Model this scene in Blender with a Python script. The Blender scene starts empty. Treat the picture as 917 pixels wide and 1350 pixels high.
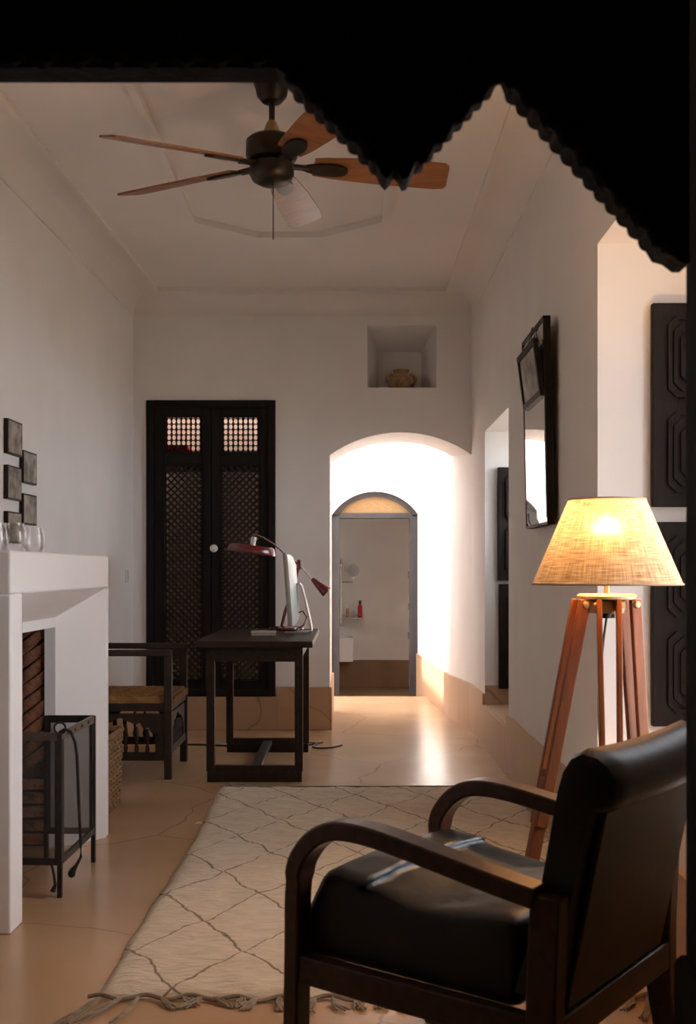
import bpy, bmesh, math, random
from mathutils import Vector, Matrix
random.seed(7)
R = math.radians
S = bpy.context.scene
COL = S.collection
# ---------------------------------------------------------------- camera
F = 1450.0          # focal length in pixels of the 917x1350 frame
CX, HY, EYE = 458.5, 752.0, 1.15
cam = bpy.data.cameras.new('camera'); cam_o = bpy.data.objects.new('camera', cam); COL.objects.link(cam_o)
cam_o.location = (0, 0, EYE); cam_o.rotation_euler = (R(90), 0, 0)
cam.sensor_fit = 'VERTICAL'; cam.sensor_height = 36.0; cam.sensor_width = 24.0
cam.lens = F * 36.0 / 1350.0
cam.shift_y = (HY - 675.0) / 1350.0
cam.clip_start = 0.05
cam.dof.use_dof = True; cam.dof.focus_distance = 5.2; cam.dof.aperture_fstop = 7.0
S.camera = cam_o
def P(px, py, y):           # photo pixel -> point at distance y
    return ((px - CX) / F * y, y, EYE - (py - HY) / F * y)
# ---------------------------------------------------------------- world, sun, exposure
SKY = 5.0
w = bpy.data.worlds.new('sky'); S.world = w; w.use_nodes = True
bg = w.node_tree.nodes['Background']; bg.inputs[0].default_value = (0.87, 0.92, 1.0, 1); bg.inputs[1].default_value = SKY
sun = bpy.data.lights.new('sun', 'SUN'); sun.energy = 4.5; sun.angle = R(1.5); sun.color = (1, .96, .90)
sun_o = bpy.data.objects.new('sun', sun); COL.objects.link(sun_o)
sun_o.rotation_euler = Vector((.94, -.10, -.545)).to_track_quat('-Z', 'Y').to_euler()
sun_o.location = (-4, 12, 8)
def portal(name, loc, size, d):
    l = bpy.data.lights.new(name, 'AREA'); l.shape = 'RECTANGLE'; l.size, l.size_y = size
    l.cycles.is_portal = True
    o = bpy.data.objects.new(name, l); COL.objects.link(o); o.location = loc
    o.rotation_euler = Vector(d).to_track_quat('-Z', 'Z' if abs(d[2]) < .5 else 'Y').to_euler()
portal('window_daylight_portal', (1.47, 3.05, 1.42), (1.0, 1.85), (-1, 0, 0))
portal('window_daylight_portal', (1.47, 6.74, 1.5), (1.08, 1.2), (-1, 0, 0))
portal('patio_daylight_portal', (-.18, 9.8, 1.5), (2.0, 3.0), (1, 0, 0))
portal('closet_fill_portal', (-.95, 8.72, 3.2), (1.1, .32), (0, 0, -1))  # serves the unseen roof opening added to backlight the door grilles
portal('bathroom_fill_portal', (-1.46, 11.825, 1.575), (.35, .35), (1, 0, 0))  # serves the unseen opening added to brighten the bathroom
S.view_settings.view_transform = 'Standard'; S.view_settings.look = 'None'
S.view_settings.gamma = 1.0; S.view_settings.use_curve_mapping = False
S.view_settings.exposure = 1.32
S.cycles.use_denoising = True
S.cycles.max_bounces = 14; S.cycles.diffuse_bounces = 8; S.cycles.transparent_max_bounces = 24
S.cycles.sample_clamp_indirect = 6.0
S.cycles.caustics_reflective = False; S.cycles.caustics_refractive = False

# ---------------------------------------------------------------- materials
MATS = {}
def mat(name, col, rough=.6, col2=None, scale=8, bump=0, bscale=40, metal=0, spec=.5, stretch=(1, 1, 1), coat=0, sheen=0, detail=4):
    if name in MATS: return MATS[name]
    m = bpy.data.materials.new(name); m.use_nodes = True
    nt = m.node_tree; b = nt.nodes['Principled BSDF']
    b.inputs['Base Color'].default_value = (*col, 1); b.inputs['Roughness'].default_value = rough
    b.inputs['Metallic'].default_value = metal; b.inputs['Specular IOR Level'].default_value = spec
    b.inputs['Coat Weight'].default_value = coat; b.inputs['Sheen Weight'].default_value = sheen
    tc = nt.nodes.new('ShaderNodeTexCoord'); mp = nt.nodes.new('ShaderNodeMapping'); mp.inputs['Scale'].default_value = stretch
    nt.links.new(tc.outputs['Object'], mp.inputs[0])
    if col2:
        n = nt.nodes.new('ShaderNodeTexNoise'); n.inputs['Scale'].default_value = scale; n.inputs['Detail'].default_value = detail
        nt.links.new(mp.outputs[0], n.inputs['Vector'])
        r = nt.nodes.new('ShaderNodeValToRGB'); r.color_ramp.elements[0].position = .33; r.color_ramp.elements[1].position = .68
        r.color_ramp.elements[0].color = (*col, 1); r.color_ramp.elements[1].color = (*col2, 1)
        nt.links.new(n.outputs['Fac'], r.inputs[0]); nt.links.new(r.outputs[0], b.inputs['Base Color'])
    if bump:
        n2 = nt.nodes.new('ShaderNodeTexNoise'); n2.inputs['Scale'].default_value = bscale; n2.inputs['Detail'].default_value = 3
        nt.links.new(mp.outputs[0], n2.inputs['Vector'])
        bp = nt.nodes.new('ShaderNodeBump'); bp.inputs['Strength'].default_value = bump; bp.inputs['Distance'].default_value = .01
        nt.links.new(n2.outputs['Fac'], bp.inputs['Height']); nt.links.new(bp.outputs[0], b.inputs['Normal'])
    MATS[name] = m
    return m
def mnodes(name):
    m = bpy.data.materials.new(name); m.use_nodes = True; MATS[name] = m
    return m, m.node_tree, m.node_tree.nodes['Principled BSDF']

PLASTER = mat('white_plaster', (.80, .772, .745), .85, (.84, .81, .785), 3, .12, 9)
FIREPL = mat('fireplace_plaster', (.84, .81, .79), .8, (.87, .84, .82), 4, .15, 7)
DIMPL = mat('low_bounce_plaster', (.42, .38, .34), .9, (.46, .42, .37), 4)  # plaster darkened so little light bounces around the camera
EARTH = mat('exterior_ground', (.46, .37, .28), .95, (.5, .42, .33), 2)
BLACKWOOD = mat('black_stained_wood', (.009, .007, .006), .6, (.014, .010, .008), 6, .15, 30, stretch=(6, 6, .6), spec=.2)
SLATWOOD = mat('lattice_wood', (.022, .016, .012), .55, (.034, .025, .018), 10, spec=.35)
CARVED = mat('dark_carved_wood', (.005, .003, .0025), .7, (.008, .005, .004), 12, .3, 60, spec=.12)
DESKWOOD = mat('desk_wood', (.020, .010, .006), .48, (.040, .021, .012), 7, .2, 30, stretch=(5, .7, 5), spec=.3)
CHAIRWOOD = mat('armchair_wood', (.034, .011, .005), .33, (.070, .024, .010), 9, .06, 40, stretch=(1, 5, 5))
OLDWOOD = mat('carved_chair_wood', (.020, .010, .006), .5, (.040, .020, .012), 14, .3, 60)
SHUTTER = mat('shutter_wood', (.010, .006, .004), .62, (.016, .010, .007), 9, .2, 40, stretch=(5, 5, .8), spec=.2)
LAMPWOOD = mat('lamp_wood', (.17, .050, .014), .42, (.25, .080, .025), 10, .05, 40, stretch=(5, 5, .6), spec=.3)
BLADEWOOD = mat('fan_blade_wood', (.20, .078, .028), .32, (.30, .125, .048), 5, .03, 30, stretch=(.8, 7, 7), spec=.35)
BRONZE = mat('fan_bronze', (.030, .020, .014), .35, (.045, .032, .022), 20, metal=.7)
BRASS = mat('aged_brass', (.45, .33, .18), .4, metal=.8)
STEEL = mat('chrome_steel', (.62, .60, .58), .22, metal=1)
IRON = mat('wrought_iron', (.018, .015, .014), .5, (.04, .03, .025), 30, .2, 60, metal=.4)
IRONSTRAP = mat('iron_strap', (.075, .055, .042), .5, (.11, .08, .06), 40, metal=.4)
LEATHER = mat('black_leather', (.012, .008, .006), .44, (.020, .015, .011), 5, .6, 6, spec=.45)
LEATHERB = mat('brown_black_leather', (.026, .015, .009), .45, (.038, .024, .014), 4, .12, 18, spec=.4)
RUSH = mat('rush_weave', (.26, .125, .035), .85, (.46, .25, .085), 26, .5, 90)
BASKET = mat('basket_weave', (.16, .085, .034), .85, (.30, .175, .075), 40, .4, 90)
RED = mat('burgundy_enamel', (.14, .010, .014), .25, coat=.5)
IMACW = mat('computer_white', (.66, .70, .65), .35)
IMACE = mat('computer_edge', (.42, .39, .36), .35)
BLACKP = mat('black_plastic', (.012, .012, .013), .4)
WHITEP = mat('white_porcelain', (.82, .80, .78), .25)
PAPER = mat('paper', (.62, .58, .52), .8)
CLAY = mat('old_clay', (.26, .15, .07), .95, (.46, .31, .17), 22, .6, 40)
BRICK = mat('fire_brick', (.055, .026, .016), .95, (.40, .17, .09), 16, .8, 50)
SOOT = mat('sooty_mortar', (.030, .022, .018), .98, (.07, .05, .04), 12, .5, 40)
CABLE = mat('black_cable', (.010, .010, .010), .5)
GREYDOOR = mat('grey_painted_wood', (.050, .047, .051), .55, (.060, .057, .060), 10, spec=.3)
FRINGE = mat('rug_fringe_wool', (.22, .165, .115), .95, (.34, .27, .20), 30)
CREAM = mat('cream_wall', (.80, .66, .55), .9)
REDCLOTH = mat('red_cloth', (.62, .02, .025), .9)
OCHRECLOTH = mat('ochre_cloth', (.55, .32, .11), .9)
MIRROR = mat('mirror_glass', (.88, .90, .90), .015, metal=1)
PIXDARK = mat('photo_frame_wood', (.018, .010, .007), .5, spec=.25)
def vary(m):
    nt = m.node_tree; oi = nt.nodes.new('ShaderNodeObjectInfo'); mp = [n for n in nt.nodes if n.type == 'MAPPING'][0]
    mul = nt.nodes.new('ShaderNodeVectorMath'); mul.operation = 'MULTIPLY'; mul.inputs[1].default_value = (7, 13, 5)
    nt.links.new(oi.outputs['Random'], mul.inputs[0]); nt.links.new(mul.outputs[0], mp.inputs['Location'])
    return m
SEPIA = mat('sepia_photo_print', (.10, .08, .065), .6, (.42, .36, .30), 14, detail=6)
vary(SEPIA)
GREYPRINT = mat('grey_photo_print', (.16, .15, .14), .5, (.62, .58, .53), 9, detail=6)
TOPBROWN = mat('brown_tadelakt', (.235, .135, .072), .6, (.285, .17, .092), 5)
BOTTLER = mat('red_bottle', (.45, .015, .02), .3)
BOTTLET = mat('tan_bottle', (.45, .24, .14), .3)
AMBER = mat('amber_woven_panel', (.30, .18, .075), .8, (.38, .24, .115), 60, .3, 150)

def tadelakt(name, rough, a, b_, crack):
    m, nt, b = mnodes(name)
    tc = nt.nodes.new('ShaderNodeTexCoord'); mp = nt.nodes.new('ShaderNodeMapping'); mp.inputs['Location'].default_value = (3.1, 1.7, .37)
    nt.links.new(tc.outputs['Object'], mp.inputs[0])
    n = nt.nodes.new('ShaderNodeTexNoise'); n.inputs['Scale'].default_value = 2.3; n.inputs['Detail'].default_value = 3; n.inputs['Roughness'].default_value = .5
    nt.links.new(mp.outputs[0], n.inputs['Vector'])
    r = nt.nodes.new('ShaderNodeValToRGB'); r.color_ramp.elements[0].position = .15; r.color_ramp.elements[1].position = .85
    r.color_ramp.elements[0].color = (*a, 1); r.color_ramp.elements[1].color = (*b_, 1)
    nt.links.new(n.outputs['Fac'], r.inputs[0])
    mixv = nt.nodes.new('ShaderNodeVectorMath'); mixv.operation = 'MULTIPLY_ADD'
    nn = nt.nodes.new('ShaderNodeTexNoise'); nn.inputs['Scale'].default_value = 2.5; nn.inputs['Detail'].default_value = 2
    nt.links.new(mp.outputs[0], nn.inputs['Vector'])
    nt.links.new(nn.outputs['Color'], mixv.inputs[0]); mixv.inputs[1].default_value = (.3, .3, .3)
    nt.links.new(mp.outputs[0], mixv.inputs[2])
    v = nt.nodes.new('ShaderNodeTexVoronoi'); v.voronoi_dimensions = '2D' if name.endswith('floor') else '3D'; v.feature = 'DISTANCE_TO_EDGE'; v.inputs['Scale'].default_value = .9
    nt.links.new(mixv.outputs[0], v.inputs['Vector'])
    cr = nt.nodes.new('ShaderNodeValToRGB'); cr.color_ramp.elements[0].position = 0; cr.color_ramp.elements[1].position = .006
    cr.color_ramp.elements[0].color = (crack, crack, crack, 1); cr.color_ramp.elements[1].color = (1, 1, 1, 1)
    nt.links.new(v.outputs['Distance'], cr.inputs[0])
    mx = nt.nodes.new('ShaderNodeMix'); mx.data_type = 'RGBA'; mx.blend_type = 'MULTIPLY'; mx.inputs[0].default_value = 1
    nt.links.new(r.outputs[0], mx.inputs[6]); nt.links.new(cr.outputs[0], mx.inputs[7]); nt.links.new(mx.outputs[2], b.inputs['Base Color'])
    rr = nt.nodes.new('ShaderNodeMapRange'); rr.inputs[3].default_value = rough - .03; rr.inputs[4].default_value = rough + .09
    nt.links.new(n.outputs['Fac'], rr.inputs[0]); nt.links.new(rr.outputs[0], b.inputs['Roughness'])
    bp = nt.nodes.new('ShaderNodeBump'); bp.inputs['Strength'].default_value = .10; bp.inputs['Distance'].default_value = .02
    nt.links.new(nn.outputs['Fac'], bp.inputs['Height']); nt.links.new(bp.outputs[0], b.inputs['Normal'])
    b.inputs['Specular IOR Level'].default_value = .55
    return m
FLOOR = tadelakt('polished_tan_floor', .21, (.46, .275, .150), (.56, .36, .21), .6)
BASE = tadelakt('tan_wall_base', .45, (.44, .265, .155), (.56, .36, .22), .55)

def rug_material():
    m, nt, b = mnodes('rug_wool')
    tc = nt.nodes.new('ShaderNodeTexCoord'); sep = nt.nodes.new('ShaderNodeSeparateXYZ')
    n = nt.nodes.new('ShaderNodeTexNoise'); n.inputs['Scale'].default_value = 6; n.inputs['Detail'].default_value = 4
    nt.links.new(tc.outputs['Object'], n.inputs['Vector'])
    ma = nt.nodes.new('ShaderNodeVectorMath'); ma.operation = 'MULTIPLY_ADD'; ma.inputs[1].default_value = (.07, .07, 0)
    nt.links.new(n.outputs['Color'], ma.inputs[0]); nt.links.new(tc.outputs['Object'], ma.inputs[2]); nt.links.new(ma.outputs[0], sep.inputs[0])
    def math_(op, a, b2):
        q = nt.nodes.new('ShaderNodeMath'); q.operation = op
        for i, x in enumerate((a, b2)):
            if x is None: continue
            if isinstance(x, (int, float)): q.inputs[i].default_value = x
            else: nt.links.new(x, q.inputs[i])
        return q.outputs[0]
    X, Y = sep.outputs[0], sep.outputs[1]
    # rug object origin is at world (0.07, 4.35): lattice crossings at world (-.30, 4.41)
    u = math_('MULTIPLY_ADD', X, 1 / .335); u.node.inputs[2].default_value = .37 / .335 - .1
    v = math_('MULTIPLY_ADD', Y, 1 / .57); v.node.inputs[2].default_value = -.06 / .57 - .06
    ds = []
    for op in ('ADD', 'SUBTRACT'):
        s = math_(op, u, v); fr = math_('FRACT', s, None); d = math_('ABSOLUTE', math_('SUBTRACT', fr, .5), None)
        ds.append(math_('SUBTRACT', .5, d))
    # one diagonal reads stronger than the other
    d1 = math_('MULTIPLY', ds[0], 1.0); d2 = math_('MULTIPLY', ds[1], 1.5)
    d = math_('MINIMUM', d1, d2)
    n3 = nt.nodes.new('ShaderNodeTexNoise'); n3.inputs['Scale'].default_value = 38; n3.inputs['Detail'].default_value = 3
    nt.links.new(tc.outputs['Object'], n3.inputs['Vector'])
    d = math_('MULTIPLY_ADD', n3.outputs['Fac'], -.024); nt.links.new(math_('MINIMUM', d1, d2), d.node.inputs[2])
    rp = nt.nodes.new('ShaderNodeValToRGB'); rp.color_ramp.elements[0].position = 0.0; rp.color_ramp.elements[1].position = .008
    rp.color_ramp.elements[0].color = (.25, .165, .10, 1); rp.color_ramp.elements[1].color = (.68, .565, .425, 1)
    nt.links.new(d, rp.inputs[0])
    mp = nt.nodes.new('ShaderNodeMapping'); mp.inputs['Scale'].default_value = (11, 34, 20)
    nt.links.new(tc.outputs['Object'], mp.inputs[0])
    n2 = nt.nodes.new('ShaderNodeTexNoise'); n2.inputs['Scale'].default_value = 1.6; n2.inputs['Detail'].default_value = 6
    nt.links.new(mp.outputs[0], n2.inputs['Vector'])
    rp2 = nt.nodes.new('ShaderNodeValToRGB'); rp2.color_ramp.elements[0].position = .3; rp2.color_ramp.elements[1].position = .7
    rp2.color_ramp.elements[0].color = (.80, .78, .74, 1); rp2.color_ramp.elements[1].color = (1, 1, 1, 1)
    nt.links.new(n2.outputs['Fac'], rp2.inputs[0])
    mx = nt.nodes.new('ShaderNodeMix'); mx.data_type = 'RGBA'; mx.blend_type = 'MULTIPLY'; mx.inputs[0].default_value = 1
    nt.links.new(rp.outputs[0], mx.inputs[6]); nt.links.new(rp2.outputs[0], mx.inputs[7]); nt.links.new(mx.outputs[2], b.inputs['Base Color'])
    bp = nt.nodes.new('ShaderNodeBump'); bp.inputs['Strength'].default_value = .9; bp.inputs['Distance'].default_value = .012
    nt.links.new(n2.outputs['Fac'], bp.inputs['Height']); nt.links.new(bp.outputs[0], b.inputs['Normal'])
    b.inputs['Roughness'].default_value = 1; b.inputs['Specular IOR Level'].default_value = .05; b.inputs['Sheen Weight'].default_value = .2
    return m
RUG = rug_material()

def burlap():
    m, nt, b = mnodes('burlap_shade')
    out = nt.nodes['Material Output']
    tc = nt.nodes.new('ShaderNodeTexCoord')
    def thr(sc):
        mp = nt.nodes.new('ShaderNodeMapping'); mp.inputs['Scale'].default_value = sc
        nt.links.new(tc.outputs['UV'], mp.inputs[0])
        n = nt.nodes.new('ShaderNodeTexNoise'); n.inputs['Scale'].default_value = 1; n.inputs['Detail'].default_value = 3
        nt.links.new(mp.outputs[0], n.inputs['Vector']); return n.outputs['Fac']
    ad = nt.nodes.new('ShaderNodeMath'); ad.operation = 'ADD'
    nt.links.new(thr((14, 130, 1)), ad.inputs[0]); nt.links.new(thr((420, 7, 1)), ad.inputs[1])
    rp = nt.nodes.new('ShaderNodeValToRGB'); rp.color_ramp.elements[0].position = .38; rp.color_ramp.elements[1].position = .62
    hf = nt.nodes.new('ShaderNodeMath'); hf.operation = 'MULTIPLY'; hf.inputs[1].default_value = .5
    nt.links.new(ad.outputs[0], hf.inputs[0]); nt.links.new(hf.outputs[0], rp.inputs[0])
    rp.color_ramp.elements[0].color = (.26, .165, .085, 1); rp.color_ramp.elements[1].color = (.68, .53, .36, 1)
    b.inputs['Roughness'].default_value = .95; b.inputs['Specular IOR Level'].default_value = .1
    nt.links.new(rp.outputs[0], b.inputs['Base Color'])
    tl = nt.nodes.new('ShaderNodeBsdfTranslucent'); nt.links.new(rp.outputs[0], tl.inputs['Color'])
    rf = nt.nodes.new('ShaderNodeBsdfRefraction'); rf.inputs['IOR'].default_value = 1.22; rf.inputs['Roughness'].default_value = .85; nt.links.new(rp.outputs[0], rf.inputs['Color'])
    m2 = nt.nodes.new('ShaderNodeMixShader'); m2.inputs[0].default_value = .22
    nt.links.new(tl.outputs[0], m2.inputs[1]); nt.links.new(rf.outputs[0], m2.inputs[2])
    mx = nt.nodes.new('ShaderNodeMixShader'); mx.inputs[0].default_value = .14
    nt.links.new(b.outputs[0], mx.inputs[1]); nt.links.new(m2.outputs[0], mx.inputs[2])
    nt.links.new(mx.outputs[0], out.inputs[0])
    return m
BURLAP = burlap()
def see_through(name, alpha, col, rough, gloss=False):
    m, nt, b = mnodes(name)
    out = nt.nodes['Material Output']; tr = nt.nodes.new('ShaderNodeBsdfTransparent'); mx = nt.nodes.new('ShaderNodeMixShader')
    b.inputs['Base Color'].default_value = (*col, 1); b.inputs['Roughness'].default_value = rough
    if gloss:
        fr = nt.nodes.new('ShaderNodeFresnel'); fr.inputs[0].default_value = 1.5
        g = nt.nodes.new('ShaderNodeBsdfGlossy'); g.inputs['Roughness'].default_value = rough
        add = nt.nodes.new('ShaderNodeMath'); add.operation = 'MULTIPLY_ADD'; add.inputs[1].default_value = .4; add.inputs[2].default_value = alpha
        nt.links.new(fr.outputs[0], add.inputs[0]); nt.links.new(add.outputs[0], mx.inputs[0])
        nt.links.new(tr.outputs[0], mx.inputs[1]); nt.links.new(g.outputs[0], mx.inputs[2])
    else:
        mx.inputs[0].default_value = alpha
        nt.links.new(tr.outputs[0], mx.inputs[1]); nt.links.new(b.outputs[0], mx.inputs[2])
    nt.links.new(mx.outputs[0], out.inputs[0])
    return m
GLASS = see_through('clear_glass', .02, (1, 1, 1), .03, True)
WIRE = see_through('fine_wire_mesh', .60, (.05, .042, .036), .6)
m, nt, b = mnodes('lit_bulb'); b.inputs['Emission Color'].default_value = (1, .62, .26, 1); b.inputs['Emission Strength'].default_value = 20; BULB = m

# ---------------------------------------------------------------- mesh helpers
class MB:
    def __init__(s): s.v = []; s.f = []; s.uv = None
    def add(s, vs, fs):
        o = len(s.v); s.v += [tuple(v) for v in vs]; s.f += [tuple(i + o for i in f) for f in fs]; return s
    def box(s, x0, x1, y0, y1, z0, z1):
        return s.add([(x0, y0, z0), (x1, y0, z0), (x1, y1, z0), (x0, y1, z0), (x0, y0, z1), (x1, y0, z1), (x1, y1, z1), (x0, y1, z1)],
                     [(0, 3, 2, 1), (4, 5, 6, 7), (0, 1, 5, 4), (1, 2, 6, 5), (2, 3, 7, 6), (3, 0, 4, 7)])
    def prism(s, poly, axis, a, b):
        n = len(poly)
        def pt(p, t): return {'x': (t, p[0], p[1]), 'y': (p[0], t, p[1]), 'z': (p[0], p[1], t)}[axis]
        vs = [pt(p, a) for p in poly] + [pt(p, b) for p in poly]
        fs = [tuple(range(n)), tuple(range(2 * n - 1, n - 1, -1))] + [(i, (i + 1) % n, n + (i + 1) % n, n + i) for i in range(n)]
        return s.add(vs, fs)
    def sweep(s, path, prof, up=(0, 0, 1), closed=False):
        path = [Vector(p) for p in path]; n = len(path); k = len(prof); vs = []; fs = []; up = Vector(up)
        for i, p in enumerate(path):
            a = path[i - 1] if (i > 0 or closed) else p
            c = path[(i + 1) % n] if (i < n - 1 or closed) else p
            t = (c - a).normalized(); sd = t.cross(up)
            if sd.length < 1e-4: sd = t.cross(Vector((1, 0, 0)) if abs(t.x) < .9 else Vector((0, 1, 0)))
            sd.normalize(); u2 = sd.cross(t)
            pr = prof[i] if isinstance(prof[0][0], (tuple, list)) else prof
            if i == 0: k = len(pr)
            vs += [p + sd * q[0] + u2 * q[1] for q in pr]
        m = n if closed else n - 1
        for i in range(m):
            for j in range(k):
                a0, b0 = i * k, ((i + 1) % n) * k
                fs.append((a0 + j, a0 + (j + 1) % k, b0 + (j + 1) % k, b0 + j))
        if not closed: fs += [tuple(range(k - 1, -1, -1)), tuple((n - 1) * k + j for j in range(k))]
        return s.add(vs, fs)
    def tube(s, path, r, n=8, closed=False, up=(0, 0, 1)):
        if isinstance(r, (list, tuple)): pr = [[(q * math.cos(2 * math.pi * j / n), q * math.sin(2 * math.pi * j / n)) for j in range(n)] for q in r]
        else: pr = [(r * math.cos(2 * math.pi * j / n), r * math.sin(2 * math.pi * j / n)) for j in range(n)]
        return s.sweep(path, pr, up, closed)
    def bar(s, p0, p1, w_, h_, up=(0, 0, 1)):
        return s.sweep([p0, p1], [(-w_ / 2, -h_ / 2), (w_ / 2, -h_ / 2), (w_ / 2, h_ / 2), (-w_ / 2, h_ / 2)], up)
    def lathe(s, prof, n=24, c=(0, 0, 0), M=None, caps=True):
        vs = []; fs = []; k = len(prof)
        for r, z in prof:
            for j in range(n):
                a = 2 * math.pi * j / n; v = Vector((r * math.cos(a), r * math.sin(a), z))
                if M: v = M @ v
                vs.append(v + Vector(c))
        for i in range(k - 1):
            for j in range(n): fs.append((i * n + j, i * n + (j + 1) % n, (i + 1) * n + (j + 1) % n, (i + 1) * n + j))
        if caps: fs += [tuple(range(n - 1, -1, -1)), tuple((k - 1) * n + j for j in range(n))]
        return s.add(vs, fs)
    def cushion(s, c, size, r, cuts=14, fn=None):
        hx = [q / 2 for q in size]
        def rnd(p):
            inn = [max(-(h - r), min(h - r, q)) for q, h in zip(p, hx)]; d = Vector([a - b for a, b in zip(p, inn)])
            if d.length > 1e-9: d = d.normalized() * r
            v = Vector(inn) + d
            if fn: v = fn(v, hx)
            return v + Vector(c)
        g = [-.5 + i / cuts for i in range(cuts + 1)]
        # denser near the edges
        g = [math.copysign(abs(t * 2) ** .75 / 2, t) for t in g]
        for ax in range(3):
            for sg in (-1, 1):
                vs = []
                for i in g:
                    for j in g:
                        p = [0, 0, 0]; p[ax] = sg * hx[ax]; p[(ax + 1) % 3] = i * size[(ax + 1) % 3]; p[(ax + 2) % 3] = j * size[(ax + 2) % 3]
                        vs.append(rnd(p))
                k = cuts + 1
                s.add(vs, [(a * k + b_, (a + 1) * k + b_, (a + 1) * k + b_ + 1, a * k + b_ + 1) for a in range(cuts) for b_ in range(cuts)])
        s.weld = True
        return s
    def build(s, name, material, parent=None, smooth=True, bevel=0, seg=2, ang=35, label=None, flip=True):
        me = bpy.data.meshes.new(name); me.from_pydata(s.v, [], s.f)
        bm = bmesh.new(); bm.from_mesh(me)
        if getattr(s, 'weld', False): bmesh.ops.remove_doubles(bm, verts=bm.verts, dist=1e-5)
        if flip: bmesh.ops.recalc_face_normals(bm, faces=bm.faces)
        bm.to_mesh(me); bm.free()
        me.materials.append(material)
        if smooth:
            me.polygons.foreach_set('use_smooth', [True] * len(me.polygons)); me.set_sharp_from_angle(angle=R(ang))
        o = bpy.data.objects.new(name, me); COL.objects.link(o)
        if parent: o.parent = parent
        if bevel:
            md = o.modifiers.new('bevel', 'BEVEL'); md.width = bevel; md.segments = seg; md.limit_method = 'ANGLE'; md.angle_limit = R(40); md.harden_normals = False
        if label: o['label'] = label
        return o
def tag(o, label, cat, group=None, kind=None):
    o['label'] = label; o['category'] = cat
    if group: o['group'] = group
    if kind: o['kind'] = kind
    return o
def thing(name, label, cat, loc=(0, 0, 0), rz=0, group=None):
    o = bpy.data.objects.new(name, None); COL.objects.link(o); o.location = loc; o.rotation_euler = (0, 0, rz); o.empty_display_size = .1
    return tag(o, label, cat, group)
def struct(name, label=None):
    o = bpy.data.objects.new(name, None); COL.objects.link(o); o['kind'] = 'structure'
    if label: o['label'] = label
    return o
def st(o, label): o['kind'] = 'structure'; o['label'] = label; return o
def arc(cx, cz, r, a0, a1, n, rz=None):
    rz = rz or r
    return [(cx + r * math.cos(R(a0 + (a1 - a0) * i / n)), cz + rz * math.sin(R(a0 + (a1 - a0) * i / n))) for i in range(n + 1)]

# ---------------------------------------------------------------- the setting
XR = .905                               # right wall plane
YB = 7.94                               # back wall plane
def xl(y): return -1.55 - .029 * (YB - y)   # left wall
H1, H2, RC = 3.0, 3.14, .18             # cove foot, ceiling, cove reach
TOPZ = 3.32
st(MB().box(-3.6, 1.5, -1.8, 10.05, -.3, 0).build('floor', FLOOR, smooth=False), 'polished tan plaster floor with fine cracks')
st(MB().box(-3.6, 1.5, 10.05, 13.2, -.5, -.2).build('floor_lower', TOPBROWN, smooth=False), 'lower brown floor beyond the end of the passage')
st(MB().box(-14, 16, -8, 26, -.62, -.52).build('ground', EARTH, smooth=False), 'bare earth ground outside the house')
# left wall
st(MB().prism([(xl(1.5), 1.5), (xl(8.6), 8.6), (-2.3, 8.6), (-2.3, 1.5)], 'z', 0, TOPZ).build('wall_left', PLASTER, smooth=False), 'white plaster wall behind the fireplace')
# right wall with two deep window recesses
XO = 1.46
W1 = (2.55, 3.99, .50, 2.335); W2 = (6.2, 7.28, .26, 2.07)
m = MB()
def seg(y0, y1, z0, z1): m.box(XR, XO, y0, y1, z0, z1)
m.box(1.40, XO, 3.55, W1[1], W1[2], W1[3]); seg(1.5, W1[0], 0, TOPZ); seg(W1[0], W1[1], 0, W1[2]); seg(W1[0], W1[1], W1[3], TOPZ); seg(W1[1], W2[0], 0, TOPZ)  # first box: unseen wall piece added to cut daylight on the jamb
seg(W2[0], W2[1], 0, W2[2]); seg(W2[0], W2[1], W2[3], TOPZ)
for za_, zb_, nt_ in ((-.3, .94, []), (.94, 1.54, [(.740, 9.75), (.86, 9.75), (.86, 10.2), (.716, 10.2)]), (1.54, TOPZ, [])):
    m.prism([(XR, 7.28), (.89, YB), (.80, 8.6)] + nt_ + [(.685, 10.8), (.685, 10.98), (XO, 10.98), (XO, 7.28)], 'z', za_, zb_)
st(m.build('wall_right', PLASTER, smooth=False), 'white plaster wall with two deep window recesses')
# back wall
def bx_(px): return (px - CX) / F * YB
def bz_(py): return EYE - (py - HY) / F * YB
DX0, DX1, DZ0, DZ1 = bx_(193), bx_(363), bz_(918), bz_(528)
AX0, AX1, AZS, AZT = bx_(434.5), .895, bz_(600), bz_(570)
NX0, NX1, NZ0, NZ1 = bx_(484), bx_(575), bz_(511), bz_(429)
Y2 = 8.55
m = MB()
m.box(xl(YB) - .1, DX0, YB, Y2, 0, TOPZ); m.box(DX0, DX1, YB, Y2, 0, DZ0); m.box(DX0, DX1, YB, Y2, DZ1, TOPZ); m.box(DX1, AX0, YB, Y2, 0, TOPZ)
def seg_arch(x0, x1, zs, zt, n=18):
    c = (x1 - x0) / 2; h = zt - zs; r = (c * c + h * h) / (2 * h); cz = zt - r; a = math.degrees(math.asin(c / r))
    return arc((x0 + x1) / 2, cz, r, 90 + a, 90 - a, n)
AR = seg_arch(AX0, AX1, AZS, AZT)
m.prism(AR + [(1.1, AZS), (1.1, NZ0), (AX0, NZ0)], 'y', YB, Y2)
m.box(AX0, NX0, YB, Y2, NZ0, TOPZ); m.box(NX1, 1.1, YB, Y2, NZ0, TOPZ); m.box(NX0, NX1, YB, Y2, NZ1, TOPZ); m.box(NX0, NX1, YB + .38, Y2, NZ0, NZ1)
i_ = .085      # tapering niche lining
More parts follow.
